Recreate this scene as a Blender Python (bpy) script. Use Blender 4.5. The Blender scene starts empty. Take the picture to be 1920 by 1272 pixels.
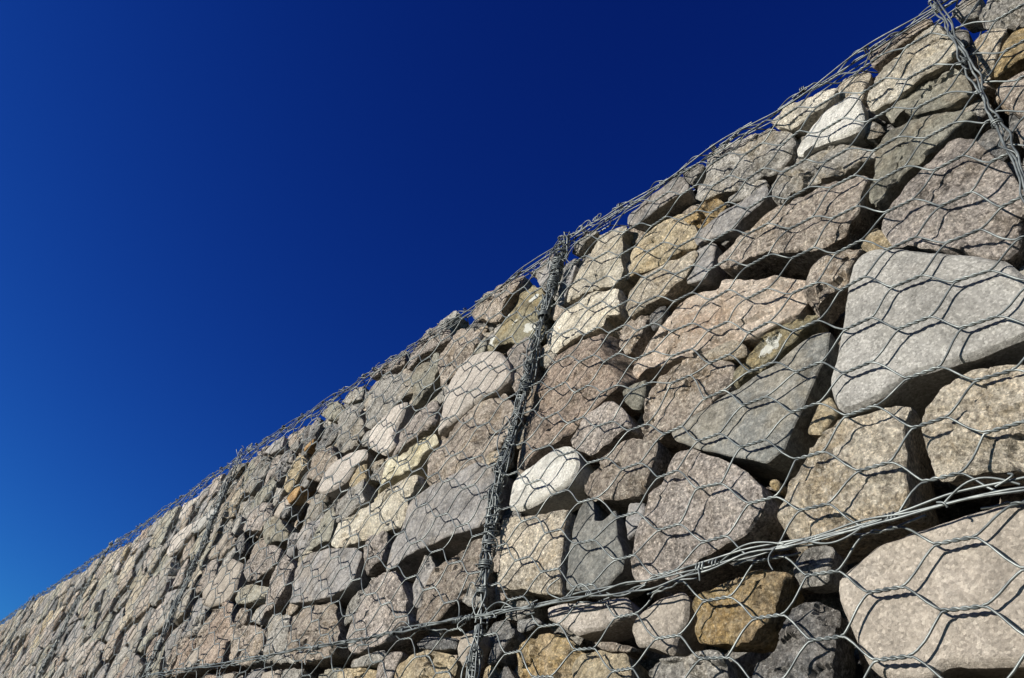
import bpy, math, random
import numpy as np

scene = bpy.context.scene
C = scene.collection

# ------------------------------------------------------------------ camera
# wall frame: u along the wall, v up (0 = 8 cm-mesh datum), n out of the wall face.  World = (u, -n, v + BASE)
BASE = 1.32
F_PX = 1443.44
RC = np.array([[0.64288026, 0.18569192, -0.74311741],
               [-0.37125289, -0.77305667, -0.51434878],
               [-0.66998228, 0.60654917, -0.42804422]])      # rows: camera right, down, forward in (u,v,n)
CAM = np.array([0.51240, -0.79162, 0.85119])

def W(u, v, n):
    return (u, -n, v + BASE)

from mathutils import Matrix
def wv(a): return (a[0], -a[2], a[1])
r_, d_, f_ = wv(RC[0]), wv(-RC[1]), wv(-RC[2])
cam = bpy.data.cameras.new('camera'); cam_o = bpy.data.objects.new('camera', cam); C.objects.link(cam_o)
cw = W(*CAM)
cam_o.matrix_world = Matrix(((r_[0], d_[0], f_[0], cw[0]), (r_[1], d_[1], f_[1], cw[1]), (r_[2], d_[2], f_[2], cw[2]), (0, 0, 0, 1)))
cam.sensor_width = 36; cam.lens = 36 * F_PX / 1920; cam.clip_start = 0.02; cam.clip_end = 20000
scene.camera = cam_o

# ------------------------------------------------------------------ light
SUN = np.array([-0.371, 0.235, 0.90]); SUN /= np.linalg.norm(SUN)      # (u,v,n) towards the sun
sw = np.array(wv(SUN))
sun = bpy.data.lights.new('sun', 'SUN'); sun.energy = 4.9; sun.angle = math.radians(0.53); sun.color = (1.0, 0.95, 0.86)
sun_o = bpy.data.objects.new('sun', sun); C.objects.link(sun_o)
from mathutils import Vector
sun_o.rotation_euler = Vector(sw).to_track_quat('Z', 'Y').to_euler()
sun_o.location = (0, -3, 6)
world = bpy.data.worlds.new('World'); scene.world = world; world.use_nodes = True
wt = world.node_tree; wt.nodes.clear()
sky = wt.nodes.new('ShaderNodeTexSky'); sky.sky_type = 'NISHITA'; sky.sun_disc = False
sky.sun_elevation = math.asin(sw[2]); sky.sun_rotation = math.atan2(sw[0], sw[1])
sky.altitude = 600; sky.air_density = 1.0; sky.dust_density = 0.15; sky.ozone_density = 4.0
bg = wt.nodes.new('ShaderNodeBackground'); bg.inputs[1].default_value = 0.0572
wo = wt.nodes.new('ShaderNodeOutputWorld')
# polarised, dry-air blue: one power curve per channel over the whole dome
sp = wt.nodes.new('ShaderNodeSeparateColor'); cb = wt.nodes.new('ShaderNodeCombineColor'); wt.links.new(sky.outputs[0], sp.inputs[0])
for ch, (gain, ex) in enumerate(((1.11, 1.86), (2.15, 1.853), (1.525, 1.225))):
    pre = wt.nodes.new('ShaderNodeMath'); pre.operation = 'MULTIPLY'; pre.inputs[1].default_value = 0.1
    pw = wt.nodes.new('ShaderNodeMath'); pw.operation = 'POWER'; pw.inputs[1].default_value = ex
    ga = wt.nodes.new('ShaderNodeMath'); ga.operation = 'MULTIPLY'; ga.inputs[1].default_value = gain * 10
    mn = wt.nodes.new('ShaderNodeMath'); mn.operation = 'MINIMUM'; mn.inputs[1].default_value = 6.0
    wt.links.new(sp.outputs[ch], pre.inputs[0]); wt.links.new(pre.outputs[0], pw.inputs[0]); wt.links.new(pw.outputs[0], ga.inputs[0])
    wt.links.new(ga.outputs[0], mn.inputs[0]); wt.links.new(mn.outputs[0], cb.inputs[ch])
wt.links.new(cb.outputs[0], bg.inputs[0]); wt.links.new(bg.outputs[0], wo.inputs[0])
scene.view_settings.view_transform = 'Standard'; scene.view_settings.look = 'None'
scene.view_settings.exposure = 0.8; scene.view_settings.gamma = 1; scene.view_settings.use_curve_mapping = False

# ------------------------------------------------------------------ helpers
def unproj(px, n=0.0):
    """photo pixels (1920 wide) -> (u,v) on the wall-parallel plane at depth n"""
    a = np.asarray(px, float)
    d = np.stack([(a[:, 0] - 960) / F_PX, (a[:, 1] - 636) / F_PX, np.ones(len(a))], 1) @ RC
    s = (n - CAM[2]) / d[:, 2]
    return CAM[:2] + d[:, :2] * s[:, None]

def _hash(ix, iy, iz, seed):
    h = (ix.astype(np.int64) * 374761393 + iy.astype(np.int64) * 668265263 + iz.astype(np.int64) * 2147483647 // 7 + seed * 974711) & 0xffffffff
    h = ((h ^ (h >> 13)) * 1274126177) & 0xffffffff
    h = (h ^ (h >> 16)) & 0xffffffff
    return h / 4294967295.0 * 2 - 1

def noise3(p, seed=0):
    p = np.asarray(p, float); i = np.floor(p); f = p - i; f = f * f * (3 - 2 * f)
    x, y, z = i[..., 0].astype(int), i[..., 1].astype(int), i[..., 2].astype(int)
    out = 0
    for dx in (0, 1):
        for dy in (0, 1):
            for dz in (0, 1):
                w = (f[..., 0] if dx else 1 - f[..., 0]) * (f[..., 1] if dy else 1 - f[..., 1]) * (f[..., 2] if dz else 1 - f[..., 2])
                out = out + w * _hash(x + dx, y + dy, z + dz, seed)
    return out

def fbm(p, seed=0, octs=3):
    a = 1.0; o = 0; p = np.asarray(p, float)
    for k in range(octs):
        o = o + a * noise3(p * 2.03 ** k + 17.3 * k, seed + k); a *= 0.5
    return o

def n2(u, v, seed=0):
    u = np.asarray(u, float); v = np.asarray(v, float)
    return noise3(np.stack([u, v, np.full(u.shape, 0.37)], -1), seed)

def link(name, me, parent=None, loc=None):
    o = bpy.data.objects.new(name, me); C.objects.link(o)
    if parent is not None: o.parent = parent
    if loc is not None: o.location = loc
    return o

def mesh_from(name, V, Fq, smooth=True, angle=None):
    me = bpy.data.meshes.new(name)
    me.from_pydata([tuple(x) for x in V] if not isinstance(V, list) else V, [], Fq)
    if smooth:
        me.shade_smooth()
        if angle: me.set_sharp_from_angle(angle=math.radians(angle))
    me.update()
    return me

# ------------------------------------------------------------------ materials
def nt(name):
    m = bpy.data.materials.new(name); m.use_nodes = True; t = m.node_tree
    return m, t, t.nodes['Principled BSDF']

def N(t, typ, **kw):
    n = t.nodes.new(typ)
    for k, v in kw.items():
        if hasattr(n, k): setattr(n, k, v)
        else: n.inputs[k].default_value = v
    return n

def ramp(t, src, stops):
    r = t.nodes.new('ShaderNodeValToRGB'); e = r.color_ramp.elements
    while len(e) < len(stops): e.new(0.5)
    for el, (p, c) in zip(e, stops):
        el.position = p; el.color = (*c, 1) if len(c) == 3 else c
    t.links.new(src, r.inputs[0]); return r.outputs[0]

def mixc(t, fac, a, b, mode='MIX'):
    m = t.nodes.new('ShaderNodeMix'); m.data_type = 'RGBA'; m.blend_type = mode
    L = t.links
    if isinstance(fac, (int, float)): m.inputs[0].default_value = fac
    else: L.new(fac, m.inputs[0])
    for idx, x in ((6, a), (7, b)):
        if isinstance(x, tuple): m.inputs[idx].default_value = (*x, 1)
        else: L.new(x, m.inputs[idx])
    return m.outputs[2]

G = lambda x: (x, x, x)
def stone_mat(name, c1, c2, c3, speck=0.35, vein=0.35, veincol=(0.5, 0.46, 0.4), stain=0.25, staincol=(0.30, 0.17, 0.06), lichen=None, grain=300, bump=1.0, pits=0.0, bed=0.5, gain=1.3):
    m, t, b = nt(name); L = t.links
    tc = N(t, 'ShaderNodeTexCoord'); oi = N(t, 'ShaderNodeObjectInfo')
    mul = N(t, 'ShaderNodeMath', operation='MULTIPLY'); L.new(oi.outputs['Random'], mul.inputs[0]); mul.inputs[1].default_value = 37.0
    add = N(t, 'ShaderNodeVectorMath', operation='ADD'); L.new(tc.outputs['Object'], add.inputs[0]); L.new(mul.outputs[0], add.inputs[1])
    P = add.outputs[0]
    def noise(scale, detail=4, rough=0.55, dist=0.0):
        n = N(t, 'ShaderNodeTexNoise'); n.inputs['Scale'].default_value = scale; n.inputs['Detail'].default_value = detail
        n.inputs['Roughness'].default_value = rough; n.inputs['Distortion'].default_value = dist
        L.new(P, n.inputs['Vector']); return n.outputs['Fac']
    big = noise(9, 5, 0.6, 0.4)
    col = ramp(t, big, [(0.32, c1), (0.5, c2), (0.68, c3)])
    # weathered patches
    st = ramp(t, noise(6.5, 6, 0.65, 0.8), [(0.50, G(0)), (0.60, G(1))])
    sm = N(t, 'ShaderNodeMath', operation='MULTIPLY'); L.new(st, sm.inputs[0]); sm.inputs[1].default_value = stain
    col = mixc(t, sm.outputs[0], col, staincol)
    # bedding streaks, turned differently in every stone
    rv = N(t, 'ShaderNodeVectorRotate', rotation_type='EULER_XYZ'); L.new(tc.outputs['Object'], rv.inputs['Vector'])
    rr = N(t, 'ShaderNodeVectorMath', operation='SCALE'); rr.inputs[0].default_value = (5.0, 9.0, 23.0); L.new(oi.outputs['Random'], rr.inputs['Scale']); L.new(rr.outputs[0], rv.inputs['Rotation'])
    sc_ = N(t, 'ShaderNodeVectorMath', operation='MULTIPLY'); L.new(rv.outputs[0], sc_.inputs[0]); sc_.inputs[1].default_value = (14, 14, 85)
    ad2 = N(t, 'ShaderNodeVectorMath', operation='ADD'); L.new(sc_.outputs[0], ad2.inputs[0]); L.new(mul.outputs[0], ad2.inputs[1])
    bn = N(t, 'ShaderNodeTexNoise'); bn.inputs['Scale'].default_value = 1.0; bn.inputs['Detail'].default_value = 6; bn.inputs['Roughness'].default_value = 0.7; bn.inputs['Distortion'].default_value = 0.4
    L.new(ad2.outputs[0], bn.inputs['Vector'])
    bd = ramp(t, bn.outputs['Fac'], [(0.32, G(0.6)), (0.5, G(1.0)), (0.68, G(1.45))])
    col = mixc(t, bed, col, mixc(t, 1.0, col, bd, 'MULTIPLY'))
    # large dark weathering
    wd = ramp(t, noise(15, 7, 0.7, 0.7), [(0.51, G(1.0)), (0.61, G(0.42))])
    col = mixc(t, min(1.0, 0.25 + stain * 1.6), col, mixc(t, 1.0, col, wd, 'MULTIPLY'))
    # mineral mottling
    mot = ramp(t, noise(125, 6, 0.8), [(0.36, G(0.34)), (0.5, G(1.0)), (0.63, G(1.8))])
    col = mixc(t, min(1.0, speck * 2.2) if bed > 0.2 else speck * 0.5, col, mixc(t, 1.0, col, mot, 'MULTIPLY'))
    # pale crust: ridged noise, broken up
    r1 = N(t, 'ShaderNodeMath', operation='SUBTRACT'); L.new(noise(22, 6, 0.7, 1.2), r1.inputs[0]); r1.inputs[1].default_value = 0.5
    ab = N(t, 'ShaderNodeMath', operation='ABSOLUTE'); L.new(r1.outputs[0], ab.inputs[0])
    vn = ramp(t, ab.outputs[0], [(0.0, G(1)), (0.05, G(0))])
    brk = ramp(t, noise(14, 4, 0.6), [(0.45, G(0)), (0.62, G(1))])
    vm = N(t, 'ShaderNodeMath', operation='MULTIPLY'); L.new(vn, vm.inputs[0]); L.new(brk, vm.inputs[1])
    vm2 = N(t, 'ShaderNodeMath', operation='MULTIPLY'); L.new(vm.outputs[0], vm2.inputs[0]); vm2.inputs[1].default_value = vein
    col = mixc(t, vm2.outputs[0], col, veincol)
    crust = ramp(t, noise(58, 9, 0.82, 0.4), [(0.52, G(0)), (0.62, G(1))])
    cm = N(t, 'ShaderNodeMath', operation='MULTIPLY'); L.new(crust, cm.inputs[0]); cm.inputs[1].default_value = min(1.0, vein * 1.25)
    col = mixc(t, cm.outputs[0], col, veincol)
    fl = ramp(t, noise(190, 4, 0.7, 0.3), [(0.56, G(0)), (0.64, G(1))])
    fm = N(t, 'ShaderNodeMath', operation='MULTIPLY'); L.new(fl, fm.inputs[0]); fm.inputs[1].default_value = min(1.0, vein * 1.4)
    col = mixc(t, fm.outputs[0], col, veincol)
    dk = ramp(t, noise(110, 5, 0.7, 0.3), [(0.36, G(1)), (0.44, G(0))])
    dm = N(t, 'ShaderNodeMath', operation='MULTIPLY'); L.new(dk, dm.inputs[0]); dm.inputs[1].default_value = min(1.0, 0.15 + vein * 0.9)
    col = mixc(t, dm.outputs[0], col, mixc(t, 1.0, col, (0.45, 0.43, 0.42), 'MULTIPLY'))
    # grains
    vo = N(t, 'ShaderNodeTexVoronoi'); vo.inputs['Scale'].default_value = grain; L.new(P, vo.inputs['Vector'])
    sep = N(t, 'ShaderNodeSeparateColor'); L.new(vo.outputs['Color'], sep.inputs[0])
    gr = ramp(t, sep.outputs[0], [(0.0, G(0.22)), (0.2, G(0.75)), (0.7, G(1.12)), (1.0, G(2.1))])
    col = mixc(t, speck, col, mixc(t, 1.0, col, gr, 'MULTIPLY'))
    if pits:
        pt = ramp(t, noise(120, 3, 0.6), [(0.60, G(0)), (0.68, G(1))])
        pm = N(t, 'ShaderNodeMath', operation='MULTIPLY'); L.new(pt, pm.inputs[0]); pm.inputs[1].default_value = pits
        col = mixc(t, pm.outputs[0], col, (0.09, 0.06, 0.045))
    if lichen:
        la = N(t, 'ShaderNodeAttribute', attribute_name='lichen'); lm = N(t, 'ShaderNodeMath', operation='ADD'); L.new(la.outputs['Fac'], lm.inputs[0])
        ln = N(t, 'ShaderNodeMath', operation='MULTIPLY_ADD'); L.new(noise(70, 6, 0.7, 0.4), ln.inputs[0]); ln.inputs[1].default_value = 1.6; ln.inputs[2].default_value = -0.8; L.new(ln.outputs[0], lm.inputs[1])
        lc = ramp(t, lm.outputs[0], [(0.30, G(0)), (0.36, G(1))])
        col = mixc(t, lc, col, lichen[2])
    # stone to stone value shift
    w = N(t, 'ShaderNodeTexWhiteNoise', noise_dimensions='1D'); L.new(oi.outputs['Random'], w.inputs['W'])
    mr = N(t, 'ShaderNodeMapRange'); L.new(w.outputs['Value'], mr.inputs[0]); mr.inputs[3].default_value = 0.76 * gain; mr.inputs[4].default_value = 1.04 * gain
    hs = N(t, 'ShaderNodeHueSaturation'); L.new(col, hs.inputs['Color']); L.new(mr.outputs[0], hs.inputs['Value'])
    L.new(hs.outputs[0], b.inputs['Base Color'])
    b.inputs['Roughness'].default_value = 0.88; b.inputs['Specular IOR Level'].default_value = 0.25
    h1 = noise(48, 9, 0.75, 0.3); h2 = noise(190, 6, 0.8)
    ha = N(t, 'ShaderNodeMath', operation='MULTIPLY_ADD'); L.new(h2, ha.inputs[0]); ha.inputs[1].default_value = 0.7; L.new(h1, ha.inputs[2])
    bp = N(t, 'ShaderNodeBump'); bp.inputs['Strength'].default_value = bump; bp.inputs['Distance'].default_value = 0.02
    L.new(ha.outputs[0], bp.inputs['Height']); L.new(bp.outputs[0], b.inputs['Normal'])
    return m

MAT = {
 'white':  stone_mat('white_stone', (0.72, 0.70, 0.63), (0.82, 0.80, 0.74), (0.86, 0.84, 0.78), 0.22, 0.12, (0.88, 0.86, 0.8), 0.12, (0.55, 0.48, 0.36), bed=0.15, gain=1.4),
 'cream':  stone_mat('cream_stone', (0.46, 0.41, 0.32), (0.58, 0.53, 0.43), (0.66, 0.615, 0.52), 0.3, 0.3, (0.75, 0.71, 0.62), 0.3, (0.42, 0.32, 0.19), pits=0.5, bed=0.3, gain=1.35),
 'yellow': stone_mat('yellow_stone', (0.56, 0.50, 0.34), (0.67, 0.615, 0.45), (0.71, 0.67, 0.54), 0.2, 0.2, (0.76, 0.73, 0.62), 0.2, (0.5, 0.41, 0.22), bed=0.3, gain=1.32),
 'pale':   stone_mat('pale_granite', (0.35, 0.315, 0.28), (0.42, 0.38, 0.34), (0.47, 0.43, 0.385), 0.42, 0.12, (0.6, 0.56, 0.5), 0.12, (0.33, 0.27, 0.2), bed=0.08, gain=1.0, grain=340, bump=0.55),
 'granite':stone_mat('grey_granite', (0.285, 0.275, 0.255), (0.33, 0.32, 0.297), (0.365, 0.353, 0.33), 0.40, 0.06, (0.55, 0.54, 0.52), 0.12, (0.2, 0.17, 0.14), bed=0.08, gain=1.0, grain=340, bump=0.5),
 'pink':   stone_mat('pink_granite', (0.45, 0.345, 0.26), (0.58, 0.485, 0.395), (0.64, 0.555, 0.475), 0.5, 0.35, (0.66, 0.6, 0.52), 0.25, (0.40, 0.24, 0.13), bed=0.15, gain=1.22, grain=260, bump=0.9),
 'sand':   stone_mat('sandy_granite', (0.28, 0.245, 0.205), (0.33, 0.29, 0.245), (0.37, 0.33, 0.285), 0.36, 0.12, (0.5, 0.46, 0.4), 0.12, (0.25, 0.22, 0.19), bed=0.08, gain=1.0, grain=300, bump=0.6),
 'tan':    stone_mat('tan_stone', (0.28, 0.24, 0.18), (0.40, 0.35, 0.275), (0.50, 0.445, 0.36), 0.42, 0.55, (0.66, 0.60, 0.50), 0.42, (0.34, 0.25, 0.14)),
 'brown':  stone_mat('brown_stone', (0.165, 0.135, 0.11), (0.25, 0.21, 0.175), (0.34, 0.29, 0.245), 0.42, 0.65, (0.58, 0.515, 0.435), 0.38, (0.28, 0.20, 0.11)),
 'red':    stone_mat('reddish_stone', (0.18, 0.132, 0.10), (0.26, 0.20, 0.158), (0.34, 0.27, 0.22), 0.42, 0.6, (0.54, 0.45, 0.365), 0.4, (0.15, 0.135, 0.125)),
 'mauve':  stone_mat('mauve_stone', (0.195, 0.172, 0.155), (0.28, 0.25, 0.225), (0.37, 0.335, 0.305), 0.5, 0.7, (0.58, 0.51, 0.45), 0.32, (0.22, 0.165, 0.11), grain=300),
 'slate':  stone_mat('slate_stone', (0.125, 0.12, 0.118), (0.17, 0.165, 0.162), (0.225, 0.215, 0.21), 0.25, 0.3, (0.40, 0.37, 0.33), 0.35, (0.21, 0.165, 0.12), bump=0.6, gain=1.25),
 'darkslate': stone_mat('dark_slate_stone', (0.105, 0.107, 0.10), (0.14, 0.142, 0.134), (0.185, 0.185, 0.17), 0.22, 0.3, (0.36, 0.34, 0.30), 0.35, (0.20, 0.165, 0.11), bump=0.6, gain=1.1),
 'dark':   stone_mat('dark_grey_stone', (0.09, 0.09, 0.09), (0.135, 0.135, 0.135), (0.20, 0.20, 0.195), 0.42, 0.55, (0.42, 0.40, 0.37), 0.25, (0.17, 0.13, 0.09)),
 'grey':   stone_mat('grey_stone', (0.19, 0.18, 0.16), (0.27, 0.255, 0.23), (0.36, 0.34, 0.31), 0.42, 0.5, (0.54, 0.515, 0.465), 0.38, (0.31, 0.23, 0.12)),
 'green':  stone_mat('greenish_stone', (0.25, 0.235, 0.19), (0.32, 0.305, 0.25), (0.36, 0.35, 0.295), 0.3, 0.25, (0.45, 0.44, 0.37), 0.3, (0.30, 0.21, 0.12)),
 'olive':  stone_mat('olive_lichen_stone', (0.24, 0.215, 0.14), (0.31, 0.28, 0.19), (0.36, 0.30, 0.18), 0.3, 0.2, (0.5, 0.5, 0.42), 0.4, (0.36, 0.25, 0.09), lichen=(10, 0.585, (0.75, 0.75, 0.68))),
 'ochre':  stone_mat('ochre_stone', (0.26, 0.17, 0.07), (0.35, 0.25, 0.115), (0.42, 0.34, 0.21), 0.4, 0.4, (0.55, 0.46, 0.32), 0.45, (0.30, 0.24, 0.18)),
 'lochre': stone_mat('pale_ochre_stone', (0.34, 0.255, 0.145), (0.43, 0.35, 0.225), (0.49, 0.42, 0.30), 0.35, 0.3, (0.6, 0.54, 0.42), 0.3, (0.27, 0.24, 0.20)),
 'rust':   stone_mat('rust_stone', (0.28, 0.14, 0.05), (0.38, 0.22, 0.08), (0.42, 0.30, 0.16), 0.35, 0.3, (0.5, 0.42, 0.3), 0.3, (0.2, 0.15, 0.1)),
}

def wire_material():
    m, t, b = nt('galvanised_wire'); L = t.links
    tc = N(t, 'ShaderNodeTexCoord'); n = N(t, 'ShaderNodeTexNoise'); n.inputs['Scale'].default_value = 40; n.inputs['Detail'].default_value = 5
    L.new(tc.outputs['Object'], n.inputs['Vector'])
    c = ramp(t, n.outputs['Fac'], [(0.35, (0.055, 0.064, 0.068)), (0.5, (0.105, 0.118, 0.119)), (0.68, (0.19, 0.208, 0.204))])
    L.new(c, b.inputs['Base Color']); b.inputs['Metallic'].default_value = 0.35; b.inputs['Roughness'].default_value = 0.45
    return m
WIRE = wire_material()

def ground_material():
    m, t, b = nt('gravel_ground'); L = t.links
    tc = N(t, 'ShaderNodeTexCoord'); n = N(t, 'ShaderNodeTexNoise'); n.inputs['Scale'].default_value = 1.2; n.inputs['Detail'].default_value = 10
    L.new(tc.outputs['Object'], n.inputs['Vector'])
    c = ramp(t, n.outputs['Fac'], [(0.3, (0.025, 0.03, 0.015)), (0.55, (0.045, 0.045, 0.028)), (0.75, (0.08, 0.07, 0.055))])
    L.new(c, b.inputs['Base Color']); b.inputs['Roughness'].default_value = 0.95
    v = N(t, 'ShaderNodeTexVoronoi'); v.inputs['Scale'].default_value = 30; L.new(tc.outputs['Object'], v.inputs['Vector'])
    bp = N(t, 'ShaderNodeBump'); bp.inputs['Strength'].default_value = 0.6; bp.inputs['Distance'].default_value = 0.02
    L.new(v.outputs['Distance'], bp.inputs['Height']); L.new(bp.outputs[0], b.inputs['Normal'])
    return m

# ------------------------------------------------------------------ ground
def ground():
    xs = np.array([-6000, -800, -150, -40] + list(np.linspace(-16, 8, 49)) + [30, 150, 800, 6000.])
    ys = np.array([-6000, -800, -150, -40] + list(np.linspace(-12, 2, 29)) + [30, 150, 800, 6000.])
    V = []; Fq = []
    for j, y in enumerate(ys):
        for i, x in enumerate(xs):
            near = abs(x) < 20 and abs(y) < 15
            z = 0.02 * float(n2(x * 1.3, y * 1.3, 5)) - 0.012 if near else -0.02
            V.append((x, y, z))
    nx = len(xs)
    for j in range(len(ys) - 1):
        for i in range(nx - 1):
            a = j * nx + i; Fq.append((a, a + 1, a + nx + 1, a + nx))
    o = link('ground', mesh_from('ground', V, Fq)); o['kind'] = 'structure'
    o.data.materials.append(ground_material())
ground()

# ------------------------------------------------------------------ baskets
TOP_U = [-13, -8.07, -4.67, -2.77, -1.45, -0.65, -0.10, 0.30, 2.5]
TOP_V = [0.575, 0.60, 0.655, 0.70, 0.675, 0.688, 0.668, 0.660, 0.66]
def vtop(u): return np.interp(u, TOP_U, TOP_V)
MID_U = [-13, -2.61, -1.23, -0.67, -0.265, -0.10, 0.09, 0.25, 2.5]
MID_V = [-0.29, -0.29, -0.327, -0.332, -0.337, -0.323, -0.315, -0.311, -0.31]
def vmid(u): return np.interp(u, MID_U, MID_V)
BOT = -1.30
RL = 0.315                                   # the slanting lacing at the right
def rlace(v): return np.interp(v, [-0.34, 0.18, 0.37, 0.66], [0.36, 0.338, 0.324, 0.296])
def mlace(v): return np.interp(v, [-1.3, -0.44, -0.318, -0.086, 0.125, 0.384, 0.65, 0.7], [-0.69, -0.673, -0.695, -0.728, -0.717, -0.699, -0.679, -0.675])
def l2lace(v): return np.interp(v, [-1.3, -0.27, 0.04, 0.33, 0.70], [-2.68, -2.67, -2.724, -2.745, -2.79])
def l3lace(v): return np.interp(v, [-1.3, -0.14, 0.34, 0.65], [-4.75, -4.74, -4.80, -4.72])
def l4lace(v): return -6.72 + 0.03 * np.sin(np.asarray(v) * 7)
def l5lace(v): return -8.72 + 0.03 * np.sin(np.asarray(v) * 6 + 1)
def l6lace(v): return -10.72 + 0 * np.asarray(v)
def rend(v): return 1.32 + 0 * np.asarray(v)

GROUP = 'wire gabion baskets stacked as one wall'
BASKETS = [  # key, left lace, right lace, course, label
 ('R0', rlace, rend, 1, 'upper gabion basket right of the slanting loose lacing in the top right corner'),
 ('R1', mlace, rlace, 1, 'upper gabion basket with the large pale grey granite block, right of the thick lacing'),
 ('L1', l2lace, mlace, 1, 'upper gabion basket left of the thick vertical lacing, with a rounded pale stone'),
 ('L2', l3lace, l2lace, 1, 'second upper gabion basket left of the thick lacing, small stones seen at a steep slant'),
 ('L3', l4lace, l3lace, 1, 'third upper gabion basket left of the thick lacing, its mesh crowding together'),
 ('L4', l5lace, l4lace, 1, 'fourth upper gabion basket left of the thick lacing, near the left edge'),
 ('L5', l6lace, l5lace, 1, 'farthest upper gabion basket at the left edge, where the wall nearly vanishes'),
 ('S1', mlace, rend, 0, 'lower gabion basket under the knotted horizontal lacing, with a huge sandy block'),
 ('S2', l2lace, mlace, 0, 'lower gabion basket left of the lacing crossing, showing only its top stones'),
 ('S3', l3lace, l2lace, 0, 'second lower gabion basket left of the lacing crossing, standing on the ground'),
 ('S4', l4lace, l3lace, 0, 'third lower gabion basket left of the lacing crossing, standing on the ground'),
 ('S5', l5lace, l4lace, 0, 'fourth lower gabion basket left of the lacing crossing, standing on the ground'),
 ('S6', l6lace, l5lace, 0, 'farthest lower gabion basket at the left end of the bottom course'),
]
BK = {}
for key, lf, rf, course, label in BASKETS:
    um = 0.5 * (float(lf(0)) + float(rf(0)))
    o = bpy.data.objects.new('gabion_basket', None); C.objects.link(o)
    z = BASE + (float(vmid(um)) if course else BOT)
    o.location = (um, 0, z); o.empty_display_size = 0.2
    o['label'] = label; o['category'] = 'gabion'; o['group'] = GROUP
    BK[key] = dict(o=o, lf=lf, rf=rf, course=course, loc=np.array([um, 0, z]), um=um)

def which(u, v):
    course = 1 if v > float(vmid(u)) else 0
    for k, b in BK.items():
        if b['course'] == course and float(b['lf'](v)) <= u < float(b['rf'](v)): return k
    return None

# ------------------------------------------------------------------ stones
def resample(poly, n):
    """about n points along the outline, every corner kept"""
    P = np.asarray(poly); Q = np.roll(P, -1, 0); L = np.hypot(*(Q - P).T); out = []
    for p, q, l in zip(P, Q, L):
        m = max(1, int(round(n * l / L.sum())))
        for k in range(m): out.append(p + (q - p) * k / m)
    return np.array(out)

def area_centroid(P):
    x, y = P[:, 0], P[:, 1]; x2, y2 = np.roll(x, -1), np.roll(y, -1); c = x * y2 - x2 * y
    A = c.sum() / 2
    if abs(A) < 1e-9: return 0, P.mean(0)
    return A, np.array([((x + x2) * c).sum(), ((y + y2) * c).sum()]) / (6 * A)

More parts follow.
